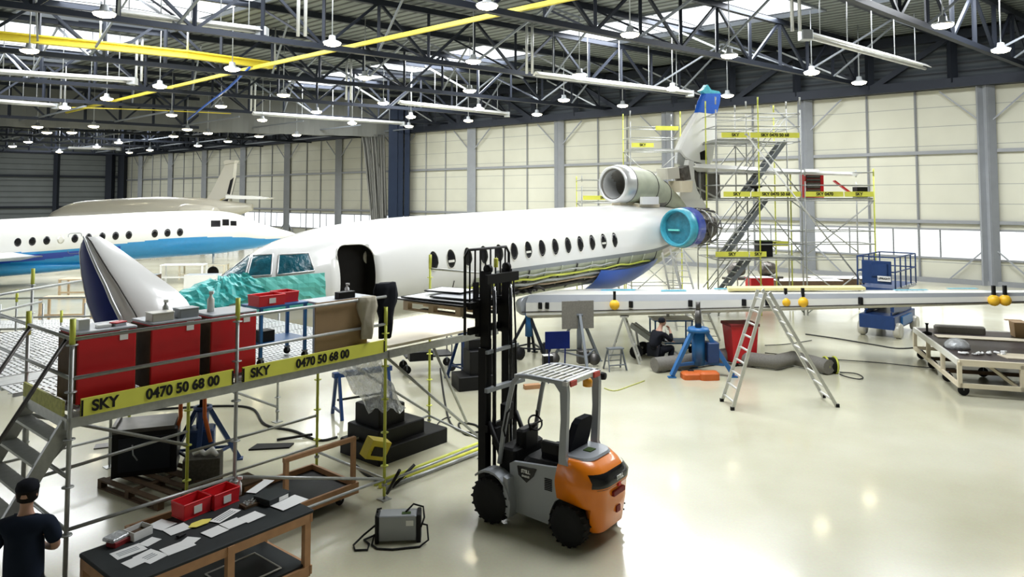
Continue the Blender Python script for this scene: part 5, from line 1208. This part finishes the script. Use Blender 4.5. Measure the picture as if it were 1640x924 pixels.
mb().bar((-.9, .1, .1), (-.9, .1, .5), .04).rbox(-.1, .2, -.3, 0, .1, .45, .05).build('pump_unit', 'steel_dark_metal', t)
t = tripod('tripod_stand', 'black and teal tripod jack under the rounded wing root', G(847, 572), 1.55, 'dark_steel', .7, .05, .8, hz=1.2)
mb().tube((.0, 0, .6), (0, 0, 1.3), .11, 12).build('cylinder', 'jack_blue', t)
for x, y in ((-.5, -.1), (.5, -.2)): mb().lathe([(0, -.05), (.18, -.06), (.18, .06), (0, .05)], (x, y, .2), 'Y', 14).build('wheel', 'black', t)
tripod('tripod_stand', 'blue tripod jack under the plywood deck beside the mast', G(742, 607), 1.75, 'blue_paint', .45, .06, .2, hz=1.3)
tag(mb().rbox(0, .62, 0, .03, 0, .42, .01).bar((.1, 0, 0), (.1, .1, -.85), .03).bar((.5, 0, 0), (.5, .1, -.85), .03).build('display_panel', 'radome_blue'), 'dark blue framed panel on legs under the wing root', 'panel', loc=G(875, 568, .88)+Vector((0, .6, 0)), rz=.15)
plain_box('small_speaker', 'small black and white box on the floor behind the forklift roof', 'box', G(877, 588), .2, .26, .2, .32, 'black', 'paper')
blk = thing('step_block', 'black stepped block on the floor behind the forklift mast', 'steps', G(735, 628), .35)
for bx in ((0, .9, 0, .7, 0, .33), (.3, .9, .1, .7, .33, .9), (.32, .9, .25, .7, .9, 1.15)): mb().rbox(*bx, .03).build('tier', 'black', blk)
plain_box('orange_part', 'small orange-brown part on the floor beside the forklift mast', 'part', G(852, 622), .3, .4, .16, .1, 'wood_orange')
def trolley2(lab, loc, rz, m, L_=1.1, W_=.6, hs=(.4,), hh=.9, nm='trolley', legs=False, wr=.11):
    t = thing(nm, lab, 'trolley', loc, rz)
    for h in hs: mb().box(0, L_, 0, W_, h, h+.04).build('shelf', m, t)
    for x in (.03, L_-.03):
        for y in (.03, W_-.03):
            caster(t, x, y, wr)
            if legs: mb().box(x-.02, x+.02, y-.02, y+.02, .2, max(hs)).build('leg', m, t)
    if hh: mb().path([(L_-.03, .03, .3), (L_-.03, .03, hh), (L_-.03, W_-.03, hh), (L_-.03, W_-.03, .3)], .02, 6).build('handle', 'grey_steel', t)
    return t
trolley2('black flat trolley with push handle under the plywood deck', G(650, 600), .3, 'black', 1.25, .7)
plain_box('black_case', 'black case lying on the flat trolley under the plywood deck', 'case', G(672, 578, .44)+Vector((0, .15, 0)), .3, .6, .35, .22, 'black')
tb2 = trolley2('blue wheeled table with white top behind the crouching person', G(1058, 585)+Vector((.1, 1.3, 0)), .05, 'jack_blue', 1.15, .7, (.3, .95), 0, 'wheeled_table', True, .12)
mb().box(-.02, 1.17, -.02, .72, .99, 1.01).build('table_surface', 'paper', tb2)
bottle('white spray bottle on the blue wheeled table', G(1075, 515, 1.01)+Vector((.1, .9, 0)), 'paper', .35, .05)
tow = thing('tow_bar', 'grey wheeled tow bar on the floor beside the crouching person', 'tow bar', G(1022, 572), -.5)
mb().bar((-.2, 0, .9), (1.3, -.3, .12), .1, .14).bar((-.2, .35, .9), (1.25, 0, .12), .06).build('beam', 'galv', tow)
for y in (-.15, .45): mb().lathe([(0, -.06), (.18, -.07), (.18, .07), (0, .06)], (.0, y, .18), 'Y', 16).build('wheel', 'rubber', tow)
mb().bar((0, -.15, .2), (0, .45, .2), .05).bar((0, .1, .2), (-.1, .1, .8), .05).build('axle', 'galv', tow)
# red bin
rb = thing('waste_bin', 'tall red wheeled waste bin behind the stepladder', 'bin', G(1174, 588), .12)
rb.scale = (.85, .85, .96)
mb().loft([[(.05, .05, .1), (.80, .05, .1), (.80, .6, .1), (.05, .6, .1)], [(-.05, -.03, 1.15), (.86, -.03, 1.15), (.86, .7, 1.15), (-.05, .7, 1.15)]]).build('body', 'red', rb); mb().rbox(-.09, .9, -.07, .74, 1.12, 1.2, .03).build('rim', 'dark_red', rb)
for x in (.12, .72): mb().lathe([(0, -.03), (.08, -.04), (.08, .04), (0, .03)], (x, .1, .08), 'Y', 12).build('caster', 'rubber', rb)
# orange remove-before-flight balls hung from the wing edge
for i, (k, x, lab) in enumerate(((2.62, 0, 'orange ball under the inner leading edge of the wing'), (7.0, .25, 'orange ball beside the top of the stepladder'), (7.45, .2, 'orange ball right of the stepladder top'), (12.0, .1, 'orange ball above the cardboard box, left of the pair'), (12.25, .1, 'orange ball above the cardboard box, right of the pair'))):
    w_ = Vector((.28, 20.75, 1.82+.042*k))+wl*k+AX*x+Vector((0, -.12, 0)); t = thing('warning_ball', lab, 'ball', w_, 0, 'orange balls along the wing')
    mb().bar((0, 0, .05), (0, 0, -.22), .07).build('bracket', 'black', t); mb().lathe([(.14*math.sin(PI*j/10)+.001, -.32-.14*math.cos(PI*j/10)) for j in range(11)], n=18).build('ball', 'orange_ball', t)

# ================================================================ SCISSOR LIFT
sf = thing('scissor_lift', 'dark blue scissor lift beyond the wing, near the window wall', 'scissor lift', (12.4, 23.4, 0), math.atan2(.74, .68))
mb().rbox(.0, 2.5, .05, 1.15, .28, .72, .04).build('base', 'blue_paint', sf); mb().box(.7, 1.9, -.01, .05, .36, .64).build('side_door', 'jack_blue', sf)
for x in (.25, 2.25):
    for y in (.02, 1.1): mb().lathe([(.02, -.09), (.14, -.09), (.22, -.11), (.25, -.06), (.25, .06), (.22, .11), (.14, .09), (.02, .09)], (x, y, .25), 'Y', 18).build('wheel', 'beige_jet', sf)
for j in range(4):
    z0, z1 = .74+j*.19, .92+j*.19
    for y in (.2, 1.0):
        mb().bar((.2, y, z0), (2.3, y, z1), .05, .17).build('scissor_arm', 'blue_paint', sf); mb().bar((.2, y-.06, z1), (2.3, y-.06, z0), .05, .17).build('scissor_arm', 'blue_paint', sf)
mb().box(-.05, 2.55, 0, 1.2, 1.52, 1.62).build('platform', 'blue_paint', sf)
hz = mb()
for k in range(14): hz.loft([[(k*.19-.05, -.008, 1.50), (k*.19+.04, -.008, 1.50), (k*.19+.13, -.008, 1.64), (k*.19+.04, -.008, 1.64)], [(k*.19-.05, -.001, 1.50), (k*.19+.04, -.001, 1.50), (k*.19+.13, -.001, 1.64), (k*.19+.04, -.001, 1.64)]])
hz.build('hazard_stripes', 'paper', sf)
for z in (2.62, 2.15): mb().path([(0, 0, z), (2.5, 0, z), (2.5, 1.15, z), (0, 1.15, z)], .025, 6, True).build('guard_rail', 'blue_paint', sf)
for x in (0, .62, 1.25, 1.87, 2.5):
    for y in (0, 1.15): mb().tube((x, y, 1.6), (x, y, 2.62), .025).build('rail_post', 'blue_paint', sf)
mb().rbox(-.06, .0, .1, 1.0, 1.75, 2.5, .02).rbox(-.12, -.04, .2, .7, 2.0, 2.4, .03).build('control_box', 'blue_paint', sf)
mb().box(-.125, -.12, .1, .5, 1.85, 2.02).build('name_plate', 'paper', sf); text('UPRIGHT', .09, (-.13, .3, 1.935), (PI/2, 0, -PI/2), 'black', sf)

# ================================================================ LONG TIMBER CART on the right
lt_ = thing('timber_cart', 'long dark-topped timber cart on wheels at the right edge', 'cart', (10.35, 16.85, 0), -.30)
LX, LY = 4.6, 4.3
mb().box(0, LX, 0, LY, .78, .81).build('tabletop', 'table_brown', lt_)
for (x0, x1, y0, y1) in ((0, LX, -.04, .02), (0, LX, LY-.02, LY+.04), (-.04, .02, 0, LY)): mb().box(x0, x1, y0, y1, .70, .84).build('edge_rail', 'wood_pale' if y1 < 1 else 'cream_paint', lt_); mb().box(x0, x1, y0, y1, .20, .30).build('lower_rail', 'wood_pale', lt_)
for x, y in ((0, 0), (1.25, 0), (2.6, 0), (4.0, 0), (0, 1.4), (0, 2.8), (0, LY), (2.2, LY)): mb().box(x-.04, x+.05, y-.04, y+.05, .2, .78).build('leg', 'wood_pale', lt_)
for y in (1.4, 2.8): mb().box(0, LX, y, y+.1, .22, .3).build('lower_beam', 'wood_dark', lt_)
mb().bar((.6, .5, .75), (1.2, .1, .25), .07).build('brace', 'wood_pale', lt_)
for x, y in ((.1, .1), (.1, 1.4), (.1, 2.8), (.1, 4.0), (2.4, .2), (2.4, 2.2), (1.1, 2.2), (3.6, .2)): caster(lt_, x, y, .12)
def lp(x, y, z=.81): c_, s_ = math.cos(-.30), math.sin(-.30); return Vector((10.35+x*c_-y*s_, 16.85+x*s_+y*c_, z))
tag(mb().box(0, 4.3, 0, .42, 0, .03).build('plywood_strip', 'ply'), 'long plywood strip lying across the dark timber cart', 'plywood', loc=lp(.25, 2.85), rz=-.30)
tag(mb().prism([(0, 0), (2.2, 0), (2.2, .55), (.15, .6), (-.1, .4)], 0, .02, 'XY').build('cut_panel', 'wood_pale'), 'cut pale panel lying near the front of the timber cart', 'panel', loc=lp(1.15, .55), rz=-.30)
tag(mb().rbox(0, 1.25, 0, .25, 0, .2, .08).build('foam_roll', 'hose_grey'), 'long grey foam roll at the back of the timber cart', 'roll', loc=lp(.4, 3.75), rz=-.30)
cb = thing('cardboard_box', 'brown cardboard box on the timber cart below the orange balls', 'box', lp(2.25, 3.5, .82), -.30)
mb().loft([[(0, 0, 0), (.48, 0, 0), (.48, .35, 0), (0, .35, 0)], [(-.03, -.03, .4), (.52, -.03, .4), (.52, .38, .4), (-.03, .38, .4)]]).build('body', 'cardboard', cb); mb().box(-.1, .3, .38, .5, .39, .41).build('flap', 'cardboard', cb)
tag(mb().rbox(0, 1.0, 0, .4, 0, .12, .08).build('cloth_bundle', 'green_bag'), 'dark green cloth bundle beside the cardboard box', 'cloth', loc=lp(2.9, 3.6), rz=-.30)
tag(mb().lathe([(.3, 0), (.28, .12), (.18, .22), (.02, .26)], n=12).build('plastic_bag', 'clear_film'), 'clear plastic bag on the edge of the timber cart', 'bag', loc=lp(.35, 1.5))
rg = mb()
for k in range(10): rg.path([(k*.12+random.uniform(-.08, .08), random.uniform(-.12, .12), .02+.03*random.random()) for _ in range(4)], .03, 5)
tag(rg.build('white_rags', 'paper'), 'white rags spread at the front left of the timber cart', 'rags', loc=lp(.25, .75))
tag(mb().rbox(0, .6, 0, .4, 0, .4, .15).build('green_bag', 'green_bag'), 'green bag on the floor under the timber cart', 'bag', loc=lp(2.2, 1.6, 0), rz=-.1)
tag(mb().lathe([(.12, 0), (.12, .05), (.03, .08), (.03, .25), (.05, .3)], n=10).build('vise', 'black'), 'small black vise at the far left corner of the timber cart', 'vise', loc=lp(.12, 3.4))

# ================================================================ SCAFFOLD TOWERS AROUND THE TAIL
def tower(lab, org, rz, nx, ny, bx, by, levels, top, deckcells, boards, stairs=None, m='galv'):
    t = thing('scaffold_tower', lab, 'scaffold', org, rz)
    for i in range(nx+1):
        for j in range(ny+1):
            mb().tube((i*bx, j*by, .02), (i*bx, j*by, top-(.0 if (i+j) % 2 else .5)), .028, 6).tube((i*bx, j*by, top-.3), (i*bx, j*by, top-.0), .03, 6).build('standard', 'yellowgreen' if (i+j) % 3 == 1 else m, t)
    zs = sorted(set([.5]+[z-.1 for z in levels]+[z+1.0 for z in levels]+[z+.5 for z in levels]))
    for z in zs:
        if z > top: continue
        for j in range(ny+1): mb().tube((0, j*by, z), (nx*bx, j*by, z), .024, 6).build('ledger', m, t)
        for i in range(nx+1): mb().tube((i*bx, 0, z), (i*bx, ny*by, z), .024, 6).build('ledger', m, t)
    zl = [0]+list(levels)
    for a, b in zip(zl, zl[1:]):
        for j in (0, ny):
            for i in range(nx):
                if (i+j) % 2 == 0: mb().tube((i*bx, j*by, a+.1), ((i+1)*bx, j*by, b-.1), .024, 6).build('brace', m, t)
                else: mb().tube(((i+1)*bx, j*by, a+.1), (i*bx, j*by, b-.1), .024, 6).build('brace', m, t)
    for (i, j, z) in deckcells: mb().box(i*bx+.03, (i+1)*bx-.03, j*by+.03, (j+1)*by-.03, z-.06, z).build('deck_plank', 'galv', t)
    for (x0, x1, y, z, s_, side) in boards:
        if side == 'f': tb = mb().box(x0, x1, y-.05, y-.03, z, z+.2).build('toe_board', 'toe_yellow', t)
        else: tb = mb().box(y-.05, y-.03, x0, x1, z, z+.2).build('toe_board', 'toe_yellow', t)
        if s_: text(s_, .17, (((x0+x1)/2, y-.056, z+.1) if side == 'f' else (y-.056, (x0+x1)/2, z+.1)), (PI/2, 0, 0 if side == 'f' else -PI/2), 'tape_black', tb)
    for (x, y, z0, z1, dx) in (stairs or []):
        for yy in (y, y+.6):
            mb().bar((x, yy, z0), (x+dx, yy, z1), .04, .16).build('stair_stringer', 'grey_steel', t); mb().tube((x, yy, z0+.9), (x+dx, yy, z1+.9), .022, 6).build('stair_handrail', m, t)
        sp = mb()
        for k in range(9): f = (k+.5)/9; sp.box(x+dx*f-.1, x+dx*f+.1, y, y+.6, z0+(z1-z0)*f, z0+(z1-z0)*f+.03)
        sp.build('stair_treads', m, t)
    return t
rt = 0.05
tower('tall scaffold tower with stairs on the port side of the tail fin', (7.95, 27.9, 0), rt, 2, 2, 1.68, 1.25, (2.25, 4.55, 6.85), 8.5,
      [(0, 0, 2.25), (1, 0, 2.25), (0, 0, 4.55), (1, 0, 4.55), (0, 1, 6.85), (1, 1, 6.85), (0, 0, 6.85)], [(.25, 1.3, 0, 4.6, 'SKY', 'f'), (1.35, 3.3, 0, 4.6, 'SKY 0470 50 68', 'f'), (.2, 1.3, 0, 6.9, 'SKY', 'f'), (1.35, 3.3, 0, 6.9, 'SKY 0470 50 68', 'f'), (-.1, 1.2, 0, 2.28, 'SKY', 'f'), (1.25, 1.9, 0, 2.28, 'SKY', 'f'), (2.0, 3.3, 1.2, 2.6, 'SKY', 'f')],
      [(-.3, .3, .1, 2.2, 1.7), (.4, .3, 2.3, 4.5, 1.7), (1.2, .3, 4.6, 6.8, 1.7)])
tower('scaffold tower with long yellow platform beside the tailplane tip', (11.42, 28.0, 0), rt, 1, 1, 2.75, 1.3, (2.25, 4.55), 5.7, [(0, 0, 4.55)], [(0, 1.5, 0, 4.6, 'SKY 0470', 'f'), (1.55, 2.7, 0, 4.6, 'SKY', 'f')])
tower('scaffold tower on the starboard side of the fin, behind the fin tip', (5.5, 33.3, 0), .1, 1, 1, 2.4, 1.3, (2.25, 4.55, 6.85), 8.6, [(0, 0, 6.85), (0, 0, 4.55)], [(0.05, 1.1, 0, 6.9, 'SKY', 'f'), (1.2, 2.3, 0, 7.7, '', 'f')])
tower('low scaffold bay behind the S-duct intake', (3.3, 34.0, 0), .1, 1, 1, 2.1, 1.3, (2.25, 4.4), 5.6, [(0, 0, 4.4)], [(0.05, 2.0, 0, 4.45, 'SKY', 'f')])
o = thing('scaffold_pole', 'long bare diagonal scaffold pole across the tail tower', 'pole', P(1390, 465, 25.5), 0); v = P(1195, 215, 26.0)-P(1390, 465, 25.5); mb().tube((0, 0, 0), v, .03, 8).build('pole', 'ladder_alu', o); mb().lathe([(0, -.03), (.06, -.03), (.06, .03), (0, .03)], v, 'Z', 8).build('coupler', 'galv', o)
# things on the tail platforms
rc = thing('tool_chest', 'red and grey tool chest on the highest wide tail platform', 'tool chest', (11.75, 28.75, 4.56), .05)
mb().rbox(0, .75, 0, .5, 0, .98, .02).build('body', 'red', rc)
for k in range(6): d_ = mb().box(.02, .60, -.02, .0, .08+k*.14, .2+k*.14).build('drawer', 'steel_dark_metal', rc); mb().box(.05, .57, -.035, -.02, .15+k*.14, .165+k*.14).build('handle', 'alu', d_)
mb().rbox(-.02, .77, -.02, .52, .98, 1.02, .02).build('top', 'dark_red', rc)
plain_box('plastic_bag', 'white plastic bag on top of the red tool chest of the tail platform', 'bag', (12.1, 29.0, 5.59), 0, .5, .3, .12, 'paper')
plain_box('bucket', 'black bucket on the outer end of the yellow tail platform', 'bucket', (13.85, 28.6, 4.56), 0, .42, .4, .42, 'black', 'grey_steel')
tag(mb().bar((0, 0, .65), (.8, 0, .05), .16, .06).build('red_bar', 'red_bright'), 'sloping red bar beside the tool chest on the tail platform', 'bar', loc=(12.75, 28.45, 4.58))
plain_box('waste_bucket', 'black tub on the lower yellow tail platform', 'bucket', (9.9, 28.4, 2.26), 0, .55, .5, .6, 'black', 'green_bag')
vv = thing('rotor_stand', 'small black handwheel stand on the wide tail platform', 'stand', (9.6, 28.3, 4.56), 0)
mb().lathe([(.02, 0), (.14, .02), (.14, .12), (.06, .2), (.06, .35), (.25, .42), (.25, .46), (.02, .46)], n=14).build('body', 'black', vv)
# cabinets and benches along the back wall
plain_box('tool_cabinet', 'red tool cabinet on the floor behind the tail scaffold', 'cabinet', (10.6, 31.0, 0), .1, 1.0, .6, 1.15, 'red', 'paper')
for i, (x, y, lab) in enumerate(((1290, 452, 'white-covered pile by the wall behind the tail scaffold'), (1350, 448, 'white-covered long pile by the wall left of the scissor lift'))):
    o = plain_box('covered_stack', lab, 'stack', G(x, y+14), .0, 3.2, 1.2, .55, 'wood_dark', 'paper')
# benches under the second jet
def bench(lab, x, y, w, d, h, m='wood'):
    t = thing('workbench', lab, 'bench', G(x, y), .1)
    mb().box(0, w, 0, d, h-.05, h).build('top', m, t)
    for a in (.05, w-.05):
        for b_ in (.05, d-.05): mb().box(a-.04, a+.04, b_-.04, b_+.04, 0, h-.05).build('leg', m, t)
    mb().box(0, w, 0, .04, h*.3, h*.3+.08).build('stretcher', m, t)
bench('pale wooden bench beyond the platform rail at the far left', 60, 520, 1.6, .7, .95, 'wood'); bench('wooden trestle bench under the blue-bellied jet', 92, 480, 1.6, .9, .9, 'wood')
bench('white bench by the far window wall right of the nose gear', 255, 455, 2.2, .8, 1.0, 'paper'); bench('pale bench in front of the window wall near the jet nose tip', 285, 448, 2.5, .9, .8, 'wood_pale')
plain_box('white_crate', 'white crate under the nose of the blue-bellied jet', 'crate', G(325, 462), .1, 1.6, .8, .7, 'paper', 'alu'); plain_box('white_crate', 'dark crate on the floor beside the nose wheel of the blue-bellied jet', 'crate', G(240, 470), .1, .8, .6, .9, 'wood_dark', 'grey_paint')
for x, y, lab in ((1165, 470, 'dark gearbox stand at the foot of the tail scaffold, nearest the ladder'), (1215, 468, 'dark gearbox stand at the foot of the tail scaffold, next to the red cabinet')):
    t = thing('parts_stand', lab, 'stand', G(x, y+6), .2); mb().bar((0, 0, 0), (0, 0, .8), .1).bar((1, 0, 0), (1, 0, .8), .1).box(-.1, 1.1, -.3, .3, .8, .9).build('frame', 'steel_dark_metal', t)
    mb().lathe([(0, -.4), (.3, -.35), (.35, 0), (.25, .3), (0, .4)], (.5, 0, 1.25), 'X', 12).build('gearbox', 'engine_metal', t)
tripod('tripod_jack', 'main tripod jack under the wing of the blue-bellied jet', G(150, 480), 1.1, 'jack_blue', .6, .08)

# ================================================================ PEOPLE
def skin_mesh(name, nodes, edges, m, parent, sub=2, root=0):
    me = bpy.data.meshes.new(name); me.from_pydata([n_[0] for n_ in nodes], edges, []); me.materials.append(M[m])
    o = bpy.data.objects.new(name, me); COL.objects.link(o); o.parent = parent
    md = o.modifiers.new('skin', 'SKIN'); md.use_smooth_shade = True; md.branch_smoothing = .6
    for i, n_ in enumerate(nodes):
        r = n_[1]; me.skin_vertices[0].data[i].radius = (r, r) if not isinstance(r, tuple) else r; me.skin_vertices[0].data[i].use_root = i == root
    s_ = o.modifiers.new('sub', 'SUBSURF'); s_.levels = sub; s_.render_levels = sub
    dg = bpy.context.evaluated_depsgraph_get(); m2_ = bpy.data.meshes.new_from_object(o.evaluated_get(dg)); o.modifiers.clear(); o.data = m2_
    for p_ in m2_.polygons: p_.use_smooth = True
    return o
def hand(wr, dr, palmn, nodes, edges, wi):
    """palm + five fingers growing from wrist node wi, direction dr"""
    wr = Vector(wr); dr = Vector(dr).normalized(); pn = Vector(palmn).normalized(); sd = dr.cross(pn).normalized()
    pc = len(nodes); nodes.append((wr+dr*.05, .026)); edges.append((wi, pc))
    for k, (o_, l_) in enumerate(((-.03, .070), (-.01, .082), (.011, .078), (.031, .062))):
        b0 = len(nodes); nodes += [(wr+dr*.085+sd*o_, .0095), (wr+dr*(.085+l_*.5)+sd*o_*1.1+pn*.012, .0085), (wr+dr*(.085+l_*.85)+sd*o_*1.1+pn*.035, .007)]; edges += [(pc, b0), (b0, b0+1), (b0+1, b0+2)]
    b0 = len(nodes); nodes += [(wr+dr*.045-sd*.038+pn*.008, .011), (wr+dr*.075-sd*.058+pn*.02, .009)]; edges += [(pc, b0), (b0, b0+1)]
def head(parent, c_, m='skin', rot=0, tilt=0):
    Rm = Matrix.Rotation(rot, 3, 'Z') @ Matrix.Rotation(tilt, 3, 'X'); c_ = Vector(c_)
    b_ = mb(); L = []
    for j in range(15):
        f = j/14; z = .125-.24*f; w = .078*math.sin(PI*min(1, max(.04, f*.93+.05)))**.55*(1 if f < .55 else 1-.35*(f-.55)/.45); d = .098*math.sin(PI*min(1, max(.04, f*.9+.06)))**.55*(1 if f < .6 else 1-.3*(f-.6)/.4)
        row = []
        for k in range(24):
            a = 2*PI*k/24; x, y = w*math.sin(a), -d*math.cos(a)+(-.008 if f > .6 else 0)
            if k in (0,) and .5 < f < .72: y -= .022
            row.append(c_+Rm @ Vector((x, y, z)))
        L.append(row)
    b_.loft(L, True, True, True)
    for s_ in (-1, 1): b_.lathe([(.001, -.012), (.028, -.01), (.03, .0), (.02, .012), (.001, .012)], c_+Rm @ Vector((s_*.08, .01, 0)), 'X', 10)
    return b_, Rm
def face(parent, c_, Rm):
    e = mb()
    for s_ in (-1, 1): e.lathe([(.001, -.004), (.012, 0), (.001, .004)], Vector(c_)+Rm @ Vector((s_*.03, -.093, .01)), 'Y', 8)
    e.build('eyes', 'black', parent); mb().bar(Vector(c_)+Rm @ Vector((-.022, -.094, -.062)), Vector(c_)+Rm @ Vector((.022, -.094, -.062)), .008).build('mouth', 'dark_red', parent)
V = Vector
# person with cap, seen from behind (faces away: +y)
p1 = thing('person', 'person in navy work shirt and black cap, seen from behind at the left edge', 'person', (-4.76, 7.2, 0), .25)
nd = [(V((0, 0, .95)), .13), (V((0, 0, 1.15)), .14), (V((0, 0, 1.38)), .15), (V((0, .01, 1.50)), .06), (V((0, .02, 1.60)), .055), (V((-.19, 0, 1.43)), .065), (V((-.27, -.02, 1.15)), .048), (V((-.36, .02, .90)), .036), (V((.19, 0, 1.43)), .065), (V((.27, .02, 1.16)), .048), (V((.12, .22, 1.08)), .036),
      (V((-.1, 0, .86)), .10), (V((-.12, .03, .48)), .07), (V((-.12, -.03, .09)), .045), (V((-.13, .12, .04)), .04), (V((.1, 0, .86)), .10), (V((.13, .0, .48)), .07), (V((.14, -.08, .09)), .045), (V((.15, .07, .04)), .04), (V((0, .02, 1.70)), .085)]
ed = [(0, 1), (1, 2), (2, 3), (3, 4), (4, 19), (2, 5), (5, 6), (6, 7), (2, 8), (8, 9), (9, 10), (0, 11), (11, 12), (12, 13), (13, 14), (0, 15), (15, 16), (16, 17), (17, 18)]
hand(V((-.36, .02, .90)), (-.25, .12, -1), (1, 0, 0), nd, ed, 7); hand(V((.12, .22, 1.08)), (-.6, .6, .1), (0, 0, -1), nd, ed, 10)
skin_mesh('body', nd, ed, 'skin', p1)
nd = [(V((0, 0, .84)), .185), (V((0, 0, 1.05)), .185), (V((0, -.01, 1.28)), .20), (V((0, 0, 1.42)), .14), (V((0, .01, 1.50)), .075), (V((-.20, 0, 1.42)), .10), (V((-.27, -.01, 1.18)), .08), (V((.20, 0, 1.42)), .10), (V((.27, .02, 1.19)), .072)]
skin_mesh('shirt', nd, [(0, 1), (1, 2), (2, 3), (3, 4), (3, 5), (5, 6), (3, 7), (7, 8)], 'navy_fabric', p1, root=1)
def ell(z, a, b_, cx=0, cy=0, n=24): return [(cx+a*math.cos(2*PI*k/n), cy+b_*math.sin(2*PI*k/n), z) for k in range(n)]
tr_ = mb().loft([ell(.70, .13, .09), ell(.78, .175, .12), ell(.86, .18, .13), ell(.96, .165, .12), ell(1.04, .16, .11)], True, True, True)
for s_, yy in ((-1, .02), (1, -.03)): tr_.loft([ell(.84, .095, .115, s_*.085), ell(.70, .092, .105, s_*.10), ell(.48, .07, .08, s_*.125, yy), ell(.3, .062, .07, s_*.13, yy), ell(.07, .055, .065, s_*.13, yy)], True, True, True)
tr_.build('trousers', 'black_fabric', p1)
for s_ in (-1, 1): mb().rbox(s_*.13-.055, s_*.13+.055, -.12, .18, 0, .10, .05).build('shoe', 'black', p1)
hb, Rm = head(p1, (0, .03, 1.68), rot=PI); hb.build('head', 'skin', p1); face(p1, (0, .03, 1.68), Rm)
mb().lathe([(.06, -.075), (.088, -.05), (.098, .03), (.095, .08), (.07, .115), (.02, .13)], (0, .03, 1.68), 'Z', 20).build('hair', 'hair', p1)
mb().lathe([(.102, .045), (.103, .07), (.09, .115), (.05, .14), (.005, .148)], (0, .025, 1.68), 'Z', 20).loft([[V((x, .10+.09*math.cos(x*9)+dy, 1.735+dz)) for x in (-.07, -.035, 0, .035, .07)] for dy, dz in ((-.05, .01), (.0, -.0))], False, False).build('cap', 'black_fabric', p1)
# crouching person in black, hand at the face
p2_ = thing('person', 'person in black clothes and cap crouching under the wing, hand at face', 'person', (3.95, 19.6, 0), PI/2+.45)
# faces local -y ; turned towards the right of the picture
hip = V((0, .18, .50)); ch = V((0, -.02, .92))
nd = [(hip, .14), (V((0, .10, .70)), .14), (ch, .15), (V((0, -.06, 1.05)), .06), (V((0, -.10, 1.14)), .055), (V((-.19, -.02, .95)), .06), (V((-.25, -.24, .74)), .048), (V((-.10, -.32, .98)), .035), (V((.19, -.02, .95)), .06), (V((.26, -.22, .72)), .048), (V((.12, -.46, .66)), .035),
      (V((-.12, .10, .46)), .10), (V((-.17, -.34, .56)), .075), (V((-.15, -.22, .10)), .045), (V((-.15, -.36, .04)), .04), (V((.12, .10, .46)), .10), (V((.17, -.34, .50)), .075), (V((.15, -.14, .10)), .045), (V((.15, -.28, .04)), .04), (V((0, -.13, 1.2)), .08)]
ed = [(0, 1), (1, 2), (2, 3), (3, 4), (4, 19), (2, 5), (5, 6), (6, 7), (2, 8), (8, 9), (9, 10), (0, 11), (11, 12), (12, 13), (13, 14), (0, 15), (15, 16), (16, 17), (17, 18)]
hand(V((-.10, -.32, .98)), (.4, .3, .9), (0, 1, 0), nd, ed, 7); hand(V((.12, -.46, .66)), (-.3, -.8, -.1), (0, 0, -1), nd, ed, 10)
skin_mesh('body', nd, ed, 'skin', p2_)
nd = [(hip, .19), (V((0, .12, .70)), .19), (ch, .195), (V((0, -.06, 1.04)), .075), (V((-.2, -.02, .94)), .08), (V((-.26, -.23, .74)), .062), (V((-.13, -.31, .92)), .05), (V((.2, -.02, .94)), .08), (V((.27, -.21, .72)), .062), (V((.14, -.42, .66)), .05)]
skin_mesh('jacket', nd, [(0, 1), (1, 2), (2, 3), (2, 4), (4, 5), (5, 6), (2, 7), (7, 8), (8, 9)], 'black_fabric', p2_)
nd = [(hip, .185), (V((-.13, .06, .47)), .115), (V((-.17, -.34, .56)), .09), (V((-.15, -.22, .12)), .06), (V((.13, .06, .47)), .115), (V((.17, -.34, .50)), .09), (V((.15, -.14, .12)), .06)]
skin_mesh('trousers', nd, [(0, 1), (1, 2), (2, 3), (0, 4), (4, 5), (5, 6)], 'black_fabric', p2_)
mb().rbox(-.205, -.095, -.42, -.14, 0, .10, .05).build('shoe', 'black', p2_); mb().rbox(.095, .205, -.34, -.06, 0, .10, .05).build('shoe', 'black', p2_)
hb, Rm = head(p2_, (0, -.14, 1.20), tilt=.35); hb.build('head', 'skin', p2_); face(p2_, (0, -.14, 1.20), Rm)
mb().lathe([(.09, .0), (.10, .04), (.095, .09), (.06, .125), (.005, .135)], (0, -.12, 1.2), 'Z', 18).build('cap', 'black_fabric', p2_)
mb().path([(-.06, -.17, 1.06), (-.03, -.24, .92), (.0, -.25, .80)], .010, 5).box(-.04, .04, -.27, -.25, .70, .80).build('lanyard', 'paper', p2_)
mb().tube((0, .22, 0), (0, .22, .33), .05).lathe([(0, 0), (.17, 0), (.17, .04), (0, .04)], (0, .22, .33), 'Z', 14).build('stool_seat', 'black') if False else None
